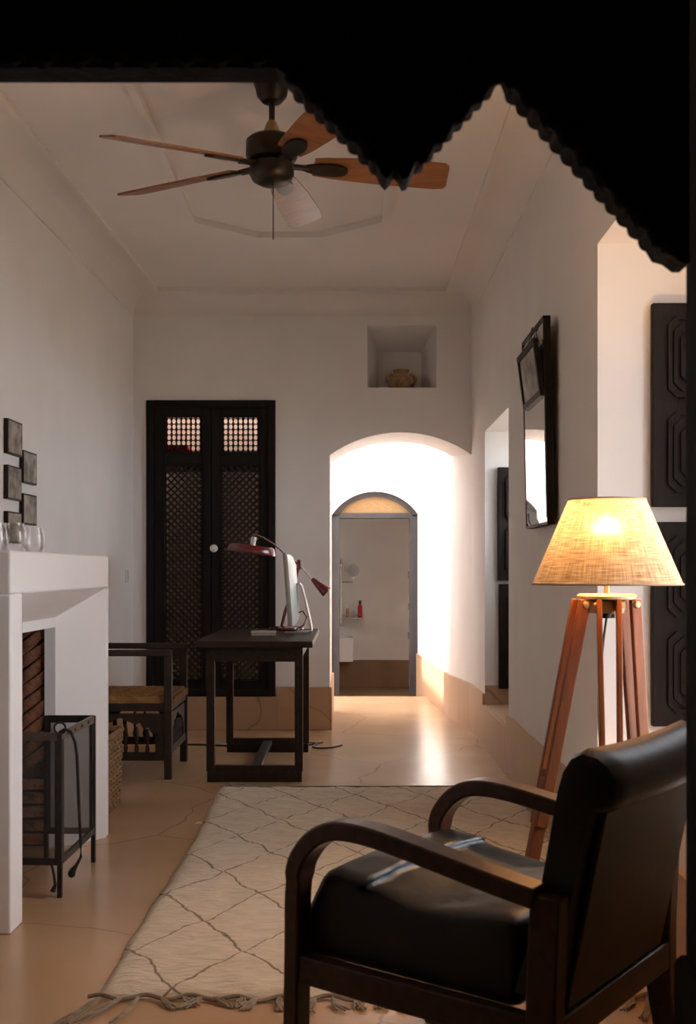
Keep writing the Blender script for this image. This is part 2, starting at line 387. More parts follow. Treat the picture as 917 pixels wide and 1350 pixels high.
a = [(NX0, YB, NZ0), (NX1, YB, NZ0), (NX1, YB, NZ1), (NX0, YB, NZ1)]; c = [(NX0 + i_, YB + .36, NZ0 + .0), (NX1 - i_, YB + .36, NZ0), (NX1 - i_, YB + .36, NZ1 - .12), (NX0 + i_, YB + .36, NZ1 - .12)]
nl = MB().add(a + c, [(0, 4, 7, 3), (1, 2, 6, 5), (3, 7, 6, 2), (4, 5, 6, 7), (0, 1, 5, 4)])
wb = st(m.build('wall_back', PLASTER, smooth=False), 'white plaster end wall with arch and niche')
nl.build('niche_lining', PLASTER, wb, smooth=False)
# passage end wall with arched doorway, patio walls, bathroom
YD = 10.8
def dxp(px): return (px - CX) / F * YD
def dzp(py): return EYE - (py - HY) / F * YD
EX0, EX1, EZS, EZT = dxp(437), dxp(551.5), dzp(679), dzp(648)
ER = seg_arch(EX0, EX1, EZS, EZT)
m = MB(); m.box(-3.6, EX0, YD, YD + .16, -.3, TOPZ); m.box(EX1, 1.0, YD, YD + .16, -.3, TOPZ)
m.prism(ER + [(EX1, TOPZ), (EX0, TOPZ)], 'y', YD, YD + .16)
st(m.build('wall_passage_end', PLASTER, smooth=False), 'white end wall of the passage around an arched doorway')
CB = 8.88
m = MB(); m.box(-3.6, AX0, CB, CB + .08, -.3, TOPZ); m.box(AX0 - .1, AX0, Y2, CB + .08, 0, TOPZ); m.box(-2.3, -1.551, Y2, CB, 0, TOPZ)
st(m.build('wall_closet', CREAM, smooth=False), 'pale wall behind the lattice door')
st(MB().box(AX0 - .02, 1.3, Y2, 10.98, 3.0, TOPZ).build('ceiling_passage', PLASTER, smooth=False), 'flat white ceiling of the passage')
m = MB(); m.box(-2.3, AX0, 8.3, 8.56, 3.2, TOPZ + .06); m.box(-2.3, -1.5, 8.55, CB + .08, 3.2, TOPZ + .06); m.box(-.4, AX0, 8.55, CB + .08, 3.2, TOPZ + .06)  # roof gap is added, to light the wall behind the grilles
st(m.build('ceiling_closet', PLASTER, smooth=False), 'closet ceiling with an unseen opening added for backlight')
st(MB().box(-3.6, -3.35, CB + .08, YD + .16, -.3, 2.5).build('wall_patio_sunblock', PLASTER, smooth=False), 'unseen white patio wall, raised to block low sun')  # unseen wall, raised to keep direct sun off the passage floor
YW = 12.7
m = MB(); m.box(-1.6, 1.4, YW, YW + .15, .116, 2.9); m.box(-1.6, -1.45, YD + .16, 11.65, -.2, 2.9); m.box(-1.6, -1.45, 12.0, YW, -.2, 2.9); m.box(-1.6, -1.45, 11.65, 12.0, -.2, 1.4); m.box(-1.6, -1.45, 11.65, 12.0, 1.75, 2.9); m.box(1.25, 1.4, YD + .16, YW, -.2, 2.9)  # gap in the left wall: unseen opening added to brighten the bathroom
wbath = st(m.build('wall_bathroom', PLASTER, smooth=False), 'plain wall of the room beyond the doorway')
MB().box(-1.45, 1.25, YW - .012, YW + .15, -.2, .116).build('dado', TOPBROWN, wbath, smooth=False)
st(MB().box(-1.6, 1.4, YD + .16, YW + .15, 2.9, 3.0).build('ceiling_bathroom', PLASTER, smooth=False), 'ceiling of the room beyond the doorway')
# ceiling with cove
RX0, RX1, RY0, RY1 = None, XR, 1.6, YB
corn = [(xl(1.6), 1.6), (XR, 1.6), (XR, YB), (xl(YB), YB)]
sg = [(1, 1), (-1, 1), (-1, -1), (1, -1)]
vs = []; fs = []; K = 12
for k in range(K + 1):
    a_ = R(90 * k / K); ins = RC * (1 - math.cos(a_)); h = H1 + (H2 - H1) * math.sin(a_)
    vs += [(c[0] + q[0] * ins, c[1] + q[1] * ins, h) for c, q in zip(corn, sg)]
for k in range(K):
    for j in range(4): fs.append((k * 4 + j, (k + 1) * 4 + j, (k + 1) * 4 + (j + 1) % 4, k * 4 + (j + 1) % 4))
fs.append(tuple(K * 4 + j for j in range(4)))
m = MB().add(vs, fs)
CEIL = mat('ceiling_plaster', (.80, .755, .71), .9, (.83, .785, .74), 2, .1, 8)
co = st(m.build('ceiling', CEIL, flip=False), 'white plaster ceiling with coved edges')
st(MB().box(-2.6, 1.5, -1.8, 8.32, 3.22, 3.36).build('ceiling_roof', PLASTER, smooth=False), 'roof slab over the room')
def strip(pts, w_, d, z, closed):
    mm = MB(); mm.sweep([(p[0], p[1], z - d / 2) for p in pts], [(-w_ / 2, -d / 2), (w_ / 2, -d / 2), (w_ / 2, d / 2), (-w_ / 2, d / 2)], (0, 0, 1), closed); return mm
ins = RC + .02
st(strip([(c[0] + q[0] * ins, c[1] + q[1] * ins) for c, q in zip(corn, sg)], .030, .024, H2, True).build('trim_1', CEIL, smooth=False), 'thin bead along the ceiling edge above the cove')
def cpx(px, py): y = (H2 - EYE) * F / (HY - py); return ((px - CX) / F * y, y)
oc = [cpx(252, 285), cpx(338, 306.5), cpx(426, 306.5), cpx(507, 285)]
oc = [(-.88, oc[0][1]), oc[1], oc[2], (.205, oc[3][1])]
oc = oc + [(p[0], 8.8 - p[1]) for p in reversed(oc)]
st(strip(oc, .034, .036, H2, True).build('trim_2', CEIL, smooth=False), 'octagonal plaster moulding on the ceiling')
st(strip([(c[0] + q[0] * .004, c[1] + q[1] * .004) for c, q in zip(corn, sg)], .012, .012, H1, True).build('trim_3', CEIL, smooth=False), 'fine ridge where the cove meets the walls')
# tan base bands
BH, BT = .335, .016
st(MB().prism([(xl(1.6), 1.6), (xl(YB), YB), (xl(YB) + BT, YB), (xl(1.6) + BT, 1.6)], 'z', 0, .31).build('baseboard_left', BASE, smooth=False), 'tan plaster band along the foot of the fireplace wall')
m = MB(); m.box(xl(YB), DX0 - .01, YB - BT, YB, 0, .31); m.box(DX0 - .01, DX1 + .01, YB - BT, YB, 0, DZ0); m.box(DX1 + .01, AX0 - .0, YB - BT, YB, 0, .31); m.box(AX0 - .0, AX0 + BT, YB - BT, Y2 + .5, 0, .31)
st(m.build('baseboard_back', BASE, smooth=False, bevel=.004), 'tan plaster band along the foot of the end wall')
m = MB(); m.box(XR - BT, XR, 1.6, W2[0], 0, BH); m.box(XR - BT, XR, W2[0], W2[1], 0, W2[2])
m.prism([(XR - BT, 7.28), (.89 - BT, YB), (.80 - BT, 8.6), (.685 - BT, 10.8), (.70, 10.8), (.82, 8.6), (XR + .01, YB), (XR + .01, 7.28)], 'z', -.2, BH)
m.box(XR, XO - .2, W2[1] - .012, W2[1], W2[2], W2[2] + .13); m.box(XR - .001, XO - .1, W2[0], W2[1], W2[2], W2[2] + .004)
st(m.build('baseboard_right', BASE, smooth=False), 'tan plaster band along the foot of the window wall')
# windows in the recesses
def window(n, w, label, x=1.40):
    y0, y1, z0, z1 = w
    r = struct(n, label)
    m = MB(); t = .05
    m.box(x, x + .05, y0, y0 + t, z0, z1); m.box(x, x + .05, y1 - t, y1, z0, z1); m.box(x, x + .05, y0, y1, z0, z0 + t); m.box(x, x + .05, y0, y1, z1 - t, z1)
    m.box(x, x + .05, (y0 + y1) / 2 - .035, (y0 + y1) / 2 + .035, z0, z1)
    m.build('window_frame', SHUTTER, r, smooth=False)
    for k in range(2):
        a, b_ = (y0 + t, (y0 + y1) / 2 - .035) if k == 0 else ((y0 + y1) / 2 + .035, y1 - t)
        for q in range(4):
            za = z0 + t + (z1 - z0 - 2 * t) * q / 4; zb = z0 + t + (z1 - z0 - 2 * t) * (q + 1) / 4
            MB().box(x + .02, x + .026, a, b_, za + .012, zb - .012).build('pane', GLASS, r, smooth=False)
            if q: MB().box(x + .01, x + .04, a, b_, za - .012, za + .012).build('glazing_bar', SHUTTER, r, smooth=False)
window('window_1', (W1[0], 3.55, W1[2], W1[3]), 'dark framed window in the deep recess beside the tripod lamp')
window('window_2', W2, 'dark framed window in the recess near the arch, partly covered outside by unseen panels added to cut daylight')
W2P = [o for o in bpy.data.objects if o.name == 'window_2'][0]
for k_ in range(2): MB().box(1.452, 1.475, W2[0] + .01 + .53 * k_, W2[0] + .53 + .53 * k_, W2[2], W2[3] - .75).build('daylight_cut_panel', SHUTTER, W2P, smooth=False)  # unseen panels added to cut the daylight from this window
# space the camera stands in
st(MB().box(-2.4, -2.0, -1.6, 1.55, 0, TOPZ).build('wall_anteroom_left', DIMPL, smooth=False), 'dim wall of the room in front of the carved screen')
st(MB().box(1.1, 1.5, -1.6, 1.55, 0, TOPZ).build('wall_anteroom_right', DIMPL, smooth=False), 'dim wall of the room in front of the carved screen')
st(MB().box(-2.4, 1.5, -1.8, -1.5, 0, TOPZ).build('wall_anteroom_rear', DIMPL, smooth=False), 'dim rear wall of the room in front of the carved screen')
YF = 1.6
m = MB(); m.box(-2.4, -1.70, YF - .04, YF + .04, 0, TOPZ); m.box(.67, 1.46, YF - .04, YF + .04, 0, TOPZ); m.box(-1.70, .67, YF - .04, YF + .04, 2.501, TOPZ)
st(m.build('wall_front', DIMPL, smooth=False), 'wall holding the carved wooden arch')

# ---------------------------------------------------------------- carved wooden arch (foreground)
arch = thing('carved_wooden_arch', 'near-black carved wooden arch with pointed scalloped edge and rope mouldings', 'arch', (0, YF, 0))
def fp(px, py): return ((px - CX) / F * YF, EYE - (py - HY) / F * YF)
def scallop(a, b_, n, amp):
    o = []; dx, dy = b_[0] - a[0], b_[1] - a[1]; L = math.hypot(dx, dy); nx, ny = -dy / L, dx / L
    for i in range(n * 6):
        t = i / (n * 6); s_ = abs(math.sin(math.pi * t * n)) * amp
        o.append((a[0] + dx * t + nx * s_, a[1] + dy * t + ny * s_))
    return o
edge = [(-960, 345), (-953, 345)] + scallop((-940, 340), (-780, 100), 14, 5) + scallop((-780, 100), (-650, 232), 9, 5) + [(-640, 226)] + scallop((-630, 232), (-495, 97), 9, 5)
edge += [(-490, 97), (365, 97), (378, 106)] + scallop((384, 112), (500, 222), 8, 5) + [(502, 236), (508, 242), (514, 236), (519, 226), (525, 232), (530, 243), (537, 241), (545, 222)] + scallop((547, 220), (652, 108), 8, 5) + [(657, 101), (663, 100)] + scallop((668, 112), (862, 325), 13, 5) + [(866, 338), (880, 342), (893, 352), (903, 352)]
poly = [fp(*p) for p in edge] + [fp(903, 352)[:1] + (2.5,), fp(-960, 345)[:1] + (2.5,)]
MB().prism(poly, 'y', -.02, .03).build('arch_panel', CARVED, arch, smooth=False)
def rope(a, b_, name, r=.017, tw=26):
    a = Vector((*fp(*a),)); b_ = Vector((*fp(*b_),)); L = (b_ - a).length; n = int(L / .004); vs = []; fs = []; k = 12
    d = (b_ - a).normalized(); nr = Vector((-d.y, d.x))
    for i in range(n + 1):
        for j in range(k):
            th = 2 * math.pi * j / k; q = r * (1 + .16 * math.sin(2 * th + i * .004 * 2 * math.pi * tw))
            p = a + d * (L * i / n) + nr * (q * math.cos(th)); vs.append((p.x, -.02 - q * math.sin(th) * .8, p.y))
    for i in range(n):
        for j in range(k): fs.append((i * k + j, i * k + (j + 1) % k, (i + 1) * k + (j + 1) % k, (i + 1) * k + j))
    fs += [tuple(range(k)), tuple(n * k + j for j in range(k))]
    MB().add(vs, fs).build(name, CARVED, arch)
rope((-495, 72), (362, 72), 'rope_moulding', .026, 20)
rope((386, 100), (504, 214), 'rope_moulding'); rope((544, 212), (656, 92), 'rope_moulding'); rope((674, 102), (884, 330), 'rope_moulding', .02)
MB().box((903 - CX) / F * (YF + .05), .64, -.03, .05, 0, 2.5).build('post', CARVED, arch, smooth=False, bevel=.004)
MB().box(fp(-960, 0)[0] - .11, fp(-960, 0)[0], -.03, .05, 0, 2.5).build('post', CARVED, arch, smooth=False, bevel=.004)
MB().prism([(fp(887, 0)[0] + .019, 0), (.66, 0), (.66, fp(0, 1278)[1]), (fp(897, 0)[0] + .019, fp(0, 1278)[1]), (fp(890, 0)[0] + .019, fp(0, 1283)[1]), (fp(887, 0)[0] + .019, fp(0, 1292)[1])], 'y', -.05, .06).build('plinth', CARVED, arch, smooth=False)
MB().box(fp(-960, 0)[0] - .13, fp(-960, 0)[0] + .02, -.05, .06, 0, fp(0, 1283)[1]).build('plinth', CARVED, arch, smooth=False, bevel=.004)

# ---------------------------------------------------------------- lattice double door
d1 = struct('door_1', 'black double door with turned grilles above diagonal lattice panels')
fw = .05; y0, y1 = YB - .02, YB + .06
for nm, bx in (('jamb', (DX0, DX0 + fw, DZ0, DZ1)), ('jamb', (DX1 - fw, DX1, DZ0, DZ1)), ('head', (DX0 + fw, DX1 - fw, DZ1 - .05, DZ1)), ('sill', (DX0 + fw, DX1 - fw, DZ0, DZ0 + .05))):
    MB().box(bx[0], bx[1], y0, y1, bx[2], bx[3]).build(nm, BLACKWOOD, d1, smooth=False, bevel=.004)
mid = bx_(278)
slat_me = {}
def leaf(xa, xb, pa, pb, flipd):
    za, zb = DZ0 + .05, DZ1 - .05
    ua, ub, ud, ut = bz_(598), bz_(548), bz_(898), bz_(612)
    f = MB(); ya, yb_ = YB + .0, YB + .045
    f.box(xa, pa, ya, yb_, za, zb); f.box(pb, xb, ya, yb_, za, zb); f.box(pa, pb, ya, yb_, ub, zb); f.box(pa, pb, ya, yb_, ut, ua); f.box(pa, pb, ya, yb_, za, ud)
    L = f.build('door_leaf', BLACKWOOD, d1, smooth=False, bevel=.004)
    t = .012
    for zA, zB in ((ua, ub), (ud, ut)):   # panel moulding
        mm = MB(); mm.box(pa, pa + t, ya - .008, ya + .03, zA, zB); mm.box(pb - t, pb, ya - .008, ya + .03, zA, zB); mm.box(pa, pb, ya - .008, ya + .03, zA, zA + t); mm.box(pa, pb, ya - .008, ya + .03, zB - t, zB)
        mm.build('panel_moulding', BLACKWOOD, L, smooth=False)
    # turned grille
    NV = 8
    for k in range(NV):
        x = pa + (pb - pa) * (k + .5) / NV; pr = []; n = 28
        for i in range(n + 1): pr.append((.0042 + .0052 * abs(math.sin(math.pi * i / 4)), ua + (ub - ua) * i / n))
        MB().lathe(pr, 8, (x, ya + .018, 0)).build('turned_bar', BLACKWOOD, L)
    for k in range(7):
        z = ua + (ub - ua) * (k + .5) / 7
        MB().tube([(pa, ya + .018, z), (pb, ya + .018, z)], .0042, 6).build('cross_bar', BLACKWOOD, L)
    # diagonal slats, front layer and rear layer
    H = ut - ud; Wd = pb - pa; sp = .0505
    for layer, sgn in ((0, 1), (1, -1)):
        sgn *= flipd; n = int((H + Wd) / sp) + 1
        for k in range(n):
            c0 = -Wd + sp * (k + .4 * layer)
            pts = []
            # line z = c0 + t (t along x 0..Wd) clipped to 0..H
            t0, t1 = max(0, -c0), min(Wd, H - c0)
            if t1 - t0 < .02: continue
            xs = (pa + t0, pa + t1) if sgn > 0 else (pb - t0, pb - t1)
            yy = ya + .012 + .011 * layer
            MB().bar((xs[0], yy, ud + c0 + t0), (xs[1], yy, ud + c0 + t1), .0125, .010, (0, 1, 0)).build('slat', SLATWOOD if layer == 0 else BLACKWOOD, L, smooth=False)
    for zz in (bz_(582), bz_(722), bz_(880)):
        xx = xa - .004 if flipd > 0 else xb + .004
        MB().lathe([(.008, -.06), (.008, .06)], 8, (xx, ya - .012, zz)).build('hinge', BLACKWOOD, L)
    return L
leaf(DX0 + fw, mid - .003, bx_(216), bx_(267), 1)
L2 = leaf(mid + .003, DX1 - fw, bx_(290.5), bx_(343), -1)
MB().box(mid - .012, mid + .012, YB + .046, YB + .058, DZ0 + .05, DZ1 - .05).build('added_meeting_bead', BLACKWOOD, L2, smooth=False)  # added behind the leaves to stop light leaking through the gap
kx, ky, kz = P(282.5, 723, YB)
MB().lathe([(.010, 0), (.010, .02), (.024, .028), (.030, .042), (.026, .054), (.010, .060), (.001, .061)], 20, (kx, YB + .0, kz), Matrix.Rotation(R(90), 3, 'X')).build('knob', WHITEP, L2, label='round white porcelain door knob')
# closet shelf and folded cloths seen through the grilles
SH = 1.97
sh = MB().box(DX0 + .004, DX1 - .004, 8.02, 8.875, SH - .03, SH).build('closet_shelf', DESKWOOD, smooth=False)
tag(sh, 'dark closet shelf high behind the lattice door', 'shelf')
def fold(name, px0, px1, y, z, mt, label, layers=3):
    x0, x1 = (px0 - CX) / F * y, (px1 - CX) / F * y
    t = thing(name, label, 'cloth', ((x0 + x1) / 2, y, z))
    w_ = (x1 - x0)
    for k in range(layers): MB().cushion((0, 0, .02 + .034 * k), (w_ * (1 - .02 * (k % 2)), .26, .036), .016, 5).build('folded_layer', mt, t)
fold('folded_cloth', 208, 250, 8.5, SH, REDCLOTH, 'red folded cloth on the shelf behind the lattice door', 4)
fold('folded_cloth', 296, 345, 8.5, SH, OCHRECLOTH, 'ochre folded cloth on the shelf behind the lattice door', 2)

# ---------------------------------------------------------------- grey arched door frame beyond the passage
d2 = struct('door_2', 'grey painted arched door frame with amber fanlight')
jw = .075; tz0, tz1 = dzp(683), dzp(676)
yy0, yy1 = YD + .03, YD + .13
MB().box(EX0, EX0 + jw, yy0, yy1, -.2, EZS + .01).build('jamb', GREYDOOR, d2, smooth=False, bevel=.006)
MB().box(EX1 - jw - .012, EX1, yy0, yy1, -.2, EZS + .01).build('jamb', GREYDOOR, d2, smooth=False, bevel=.006)
MB().box(EX0 + jw, EX1 - jw - .012, yy0, yy1, tz0, tz1).build('transom', GREYDOOR, d2, smooth=False, bevel=.004)
ring_in = seg_arch(EX0 + .05, EX1 - .05, EZS - .012, EZT - .048)
MB().prism(ER + list(reversed(ring_in)), 'y', yy0, yy1).build('arched_head', GREYDOOR, d2, smooth=False)
MB().prism(seg_arch(EX0 + .045, EX1 - .045, tz1 - .005, EZT - .04), 'y', yy0 + .04, yy0 + .055).build('fanlight', AMBER, d2, smooth=False, label='amber woven fanlight panel')
for zz in (dzp(758), dzp(800), dzp(838)):
    MB().lathe([(.009, -.035), (.009, .035)], 8, (EX1 - jw - .016, yy0 + .01, zz)).build('hinge', GREYDOOR, d2)
# white reveal ridge round the arch
ro = seg_arch(EX0 - .04, EX1 + .03, EZS, EZT + .03)
st(MB().prism(ro + list(reversed(ER)), 'y', YD - .012, YD + .01).build('trim_4', PLASTER, smooth=False), 'raised plaster edge around the arched doorway')

# ---------------------------------------------------------------- bathroom things
yb = 12.4
t = thing('shaving_rail', 'steel vertical rail with spear tip and round swivel mirror beyond the doorway', 'rail', P(449, 825, yb))
h = P(449, 735, yb)[2] - P(449, 825, yb)[2]
MB().lathe([(.011, 0), (.016, .02), (.011, .04), (.011, h - .1), (.026, h - .095), (.026, h - .08), (.014, h - .05), (.001, h)], 12).build('pole', STEEL, t)
for zz in (.06, h - .14):
    MB().bar((0, 0, zz), (0, YW - yb, zz), .02, .02).build('wall_bracket', STEEL, t)
mp_ = P(465.5, 752, yb); lx, lz = mp_[0] - P(449, 825, yb)[0], mp_[2] - P(449, 825, yb)[2]
MB().tube([(0, 0, lz - .13), (lx, -.03, lz - .13), (lx, -.03, lz - .08)], .006, 6).build('mirror_arm', STEEL, t)
rm = MB().lathe([(.080, 0), (.083, .006), (.080, .014)], 28, (lx, -.03, lz), Matrix.Rotation(R(90), 3, 'X')).build('mirror_rim', STEEL, t)
MB().lathe([(.074, .0145), (.074, .016)], 28, (lx, -.03, lz), Matrix.Rotation(R(90), 3, 'X')).build('mirror_disc', mat('dim_mirror', (.30, .31, .31), .3, metal=.6), rm)
s0, s1 = P(451, 814, yb), P(479, 814, yb)
shf = thing('glass_shelf', 'small glass bathroom shelf carrying bottles', 'shelf', s0)
MB().box(0, s1[0] - s0[0], -.05, YW - yb - .001, -.012, 0).build('shelf_board', STEEL, shf, smooth=False)
MB().tube([(0, -.05, .03), (s1[0] - s0[0], -.05, .03)], .004, 6).build('shelf_rail', STEEL, shf)
def bottle(px, hh, r, mt, cap, label):
    p = P(px, 814, yb); b_ = thing('toiletry_bottle', label, 'bottle', (p[0], yb + .03, p[2]), 0, 'bottles on the glass shelf')
    MB().lathe([(r, 0), (r, hh * .68), (r * .5, hh * .76), (r * .5, hh * .8)], 14).build('bottle_body', mt, b_)
    MB().lathe([(r * .55, hh * .8), (r * .55, hh)], 12).build('cap', cap, b_)
bottle(458, .14, .02, BOTTLET, WHITEP, 'tan bottle with pale cap on the glass shelf'); bottle(466, .08, .02, GLASS, GLASS, 'clear tumbler bottle on the glass shelf')
bottle(474.5, .19, .027, BOTTLER, BLACKP, 'red bottle with black cap on the glass shelf')
q0, q1 = P(430, 873, 12.3), P(465.5, 841, 12.3)
bd = thing('wall_hung_basin', 'white square wall-hung basin beyond the doorway', 'basin', (q0[0], 12.3, q0[2]))
MB().box(0, q1[0] - q0[0], 0, YW - 12.3 - .001, 0, q1[2] - q0[2]).build('basin_body', WHITEP, bd, bevel=.012, seg=3)
MB().box(.12, .2, .05, .3, q1[2] - q0[2], q1[2] - q0[2] + .02).build('basin_rim', WHITEP, bd, bevel=.006)

# ---------------------------------------------------------------- clay jar in the niche
jx, _, jz = P(528.5, 511, YB + .12)
j = thing('clay_jar', 'weathered two-handled clay jar standing in the wall niche', 'jar', (jx, YB + .14, NZ0))
MB().lathe([(.078, 0), (.095, .02), (.098, .05), (.088, .085), (.060, .110), (.052, .125), (.056, .14), (.062, .15), (.052, .152), (.045, .13), (.05, .10)], 28, caps=False).build('jar_body', CLAY, j)
for s_ in (-1, 1):
    pth = [(s_ * (.085 + .040 * math.sin(R(a_)) - .02), 0, .085 + .034 * -math.cos(R(a_))) for a_ in range(-10, 200, 15)]
    MB().tube(pth, .013, 8, up=(0, 1, 0)).build('handle', CLAY, j)

# ---------------------------------------------------------------- fireplace
FX, FY = -1.052, 4.125
fpz = thing('fireplace', 'white plaster fireplace with sloping hood and brick firebox', 'fireplace', (FX, FY, 0), -math.atan(.019))
HM = 1.213
MB().box(-.60, 0, -.655, .655, 1.075, HM).build('mantel', FIREPL, fpz, bevel=.008, seg=3)
MB().box(-.60, 0, -.655, -.535, 0, 1.0749).build('pilaster', FIREPL, fpz, bevel=.006)
MB().box(-.60, 0, .605, .655, 0, 1.0749).build('pilaster', FIREPL, fpz, bevel=.006)
MB().prism([(0, .605), (-.17, .435), (-.215, .435), (-.215, .605)], 'z', 0, 1.0749).build('cheek', FIREPL, fpz, smooth=False)
MB().prism([(0, -.535), (-.17, -.40), (-.215, -.40), (-.215, -.535)], 'z', 0, 1.0749).build('cheek', FIREPL, fpz, smooth=False)
ya, yb_, yc, yd = -.535, .605, -.40, .435
MB().add([(0, ya, 1.075), (0, yb_, 1.075), (-.17, yd, .955), (-.17, yc, .955), (-.17, yc, .915), (-.17, yd, .915), (-.25, yd, .915), (-.25, yc, .915), (-.25, ya, 1.075), (-.25, yb_, 1.075)],
         [(0, 1, 2, 3), (3, 2, 5, 4), (4, 5, 6, 7), (7, 6, 9, 8), (0, 3, 4, 7, 8), (1, 9, 6, 5, 2), (0, 8, 9, 1)]).build('hood', FIREPL, fpz, smooth=False)
fb = MB().box(-.60, -.585, -.53, .60, 0, 1.07).box(-.585, -.215, .462, .604, 0, 1.07).box(-.585, -.215, -.534, -.45, 0, 1.07).build('firebox_lining', SOOT, fpz, smooth=False)
# bricks of the visible firebox side
def brick_mesh(L, Hh):
    me = bpy.data.meshes.new('brick'); mb = MB(); mb.box(-L / 2, L / 2, -.022, .02, -Hh / 2, Hh / 2); me.from_pydata(mb.v, [], mb.f)
    bm = bmesh.new(); bm.from_mesh(me); bmesh.ops.bevel(bm, geom=list(bm.edges), offset=.005, segments=1, affect='EDGES'); bmesh.ops.recalc_face_normals(bm, faces=bm.faces); bm.to_mesh(me); bm.free()
    me.materials.append(BRICK); return me
bme = brick_mesh(.165, .046)
rb = random.Random(3)
def brick(x, z, a_):
    o = bpy.data.objects.new('brick', bme); COL.objects.link(o); o.parent = fb
    o.location = (x, .466 + rb.uniform(-.006, .004), z); o.rotation_euler = (rb.uniform(-.02, .02), -a_, rb.uniform(-.012, .012))
for k in range(15):
    z = .30 + k * .062
    for c in range(3):
        x = -.27 - c * .145
        zz = z - c * .145 * .72
        if .30 < zz < 1.0: brick(x, zz, R(36 + rb.uniform(-4, 4)))
for k in range(5):
    for c in range(3): brick(-.28 - c * .172 + (.05 if k % 2 else 0), .03 + k * .057, rb.uniform(-.04, .04))
# glass candle jars on the mantel
for i, (px, y, r, hh) in enumerate(((45, 3.86, .037, .088), (18, 3.74, .044, .098), (-6, 3.66, .040, .095))):
    lab = ['rounded clear glass jar on the mantel, closest to the end wall', 'wide clear glass bowl between two jars on the mantel', 'clear glass jar at the outer end of the mantel'][i]
    x = (px - CX) / F * y
    o = MB().lathe([(r * .72, 0), (r * .95, hh * .18), (r, hh * .45), (r * .96, hh * .72), (r * .80, hh * .9), (r * .80, hh), (r * .77, hh), (r * .77, hh * .9), (r * .93, hh * .72), (r * .96, hh * .45), (r * .91, hh * .2), (r * .68, .006)], 28).build('glass_jar', GLASS)
    o.location = (x, y, HM); tag(o, lab, 'jar', 'glass jars on the mantel')

# ---------------------------------------------------------------- photo blocks on the left wall
def wall_y(px):
    y = 5.4
    for _ in range(6): y = abs(xl(y) + .02) * F / (CX - px)
    return y
for (a_, b_, t_, u_, lab) in ((10, 29, 555, 600, 'small sepia photo block, topmost of the column of three'), (30.5, 48, 596, 638, 'small sepia photo block, upper of the column of two'),
                              (10, 28, 615, 659, 'small sepia photo block, middle of the column of three'), (30.5, 48, 652, 692, 'small sepia photo block, lower of the column of two above the jars'),
                              (10, 28, 675, 716, 'small sepia photo block, lowest of the column of three, behind the jars')):
    ya, yb_ = wall_y(a_), wall_y(b_); ym = (ya + yb_) / 2; zt = P(0, t_, ym)[2]; zb = P(0, u_, ym)[2]
    o = thing('photo_block', lab, 'photo', (xl(ym), ym, (zt + zb) / 2), -math.atan(.029), 'photo blocks on the fireplace wall')
    hy, hz = (yb_ - ya) / 2, (zt - zb) / 2
    MB().box(.001, .022, -hy, hy, -hz, hz).build('mount', PIXDARK, o, smooth=False)
    q = MB().box(.022, .0232, -hy + .008, hy - .008, -hz + .008, hz - .008).build('print', SEPIA, o, smooth=False)
# light switch
ls = thing('light_switch', 'small white light switch on the plaster wall by the corner', 'switch', (xl(7.72), 7.72, 1.11))
MB().box(0, .012, -.03, .03, -.045, .045).build('plate', WHITEP, ls, bevel=.003); MB().box(.012, .017, -.012, .012, -.02, .02).build('rocker', PAPER, ls, smooth=False)

# ---------------------------------------------------------------- fire screen
fs_ = thing('fire_screen', 'three-sided iron fire screen with wire mesh panels before the firebox', 'fire screen', (-1.008, 4.10, 0), -math.atan(.022))
zt, zb = .565, .125
cn = {'n': (0, -.23), 'f': (0, .235), 'nb': (-.20, -.225), 'fb': (-.185, .23)}
for k, c in cn.items(): MB().box(c[0] - .008, c[0] + .008, c[1] - .008, c[1] + .008, 0, zt + .012).build('post', IRON, fs_, smooth=False)
def fpanel(a, c, strap):
    a, c = cn[a], cn[c]
    for z in (zt, zb): MB().bar((a[0], a[1], z), (c[0], c[1], z), .012, .028 if z == zt else .024).build('rail', IRONSTRAP if strap and z == zt else IRON, fs_, smooth=False)
    d = Vector((c[0] - a[0], c[1] - a[1], 0)); n = d.cross(Vector((0, 0, 1))).normalized() * .002
    A, C = Vector((*a, 0)), Vector((*c, 0))
    vs = [A - n + Vector((0, 0, zb)), C - n + Vector((0, 0, zb)), C - n + Vector((0, 0, zt)), A - n + Vector((0, 0, zt))]
    MB().add(vs, [(0, 1, 2, 3)]).build('mesh_panel', WIRE, fs_, smooth=False)
    for q in (.06, .94):
        p = A + d * q; MB().box(p.x - .005, p.x + .005, p.y - .005, p.y + .005, zb, zt).build('mesh_frame', IRON, fs_, smooth=False)
    if strap:
        for q in (.18, .38, .58, .78):
            p = A + d * q; MB().lathe([(.007, 0), (.005, .004), (.001, .005)], 8, (p.x + .006, p.y, zt), Matrix.Rotation(R(90), 3, 'Y')).build('rivet', IRON, fs_)
fpanel('n', 'f', True); fpanel('n', 'nb', True); fpanel('f', 'fb', False)
MB().tube([(math.cos(R(a_)) * .02, -.23, zt + .03 + math.sin(R(a_)) * .02) for a_ in range(0, 360, 24)], .004, 6, True, (0, 1, 0)).build('ring', IRON, fs_)
MB().tube([(-.03, -.235, zb), (-.02, -.24, .09), (-.012, -.245, .05), (-.02, -.25, .025)], [.005, .005, .006, .010], 6).build('foot_hook', IRON, fs_)
pk = thing('fire_poker', 'iron poker with curled tip hanging from the fire screen corner', 'poker', (-.99, 3.85, .10))
MB().tube([(-.022, .01, .483), (.0, .0, .495), (.022, -.005, .485), (.038, -.008, .45), (.045, -.01, .40), (.05, -.01, .25), (.058, -.01, .10), (.058, -.01, .05), (.042, -.01, .02), (.028, -.01, 0)], [.004, .005, .006, .006, .006, .006, .006, .005, .006, .012], 8).build('poker_rod', IRON, pk)
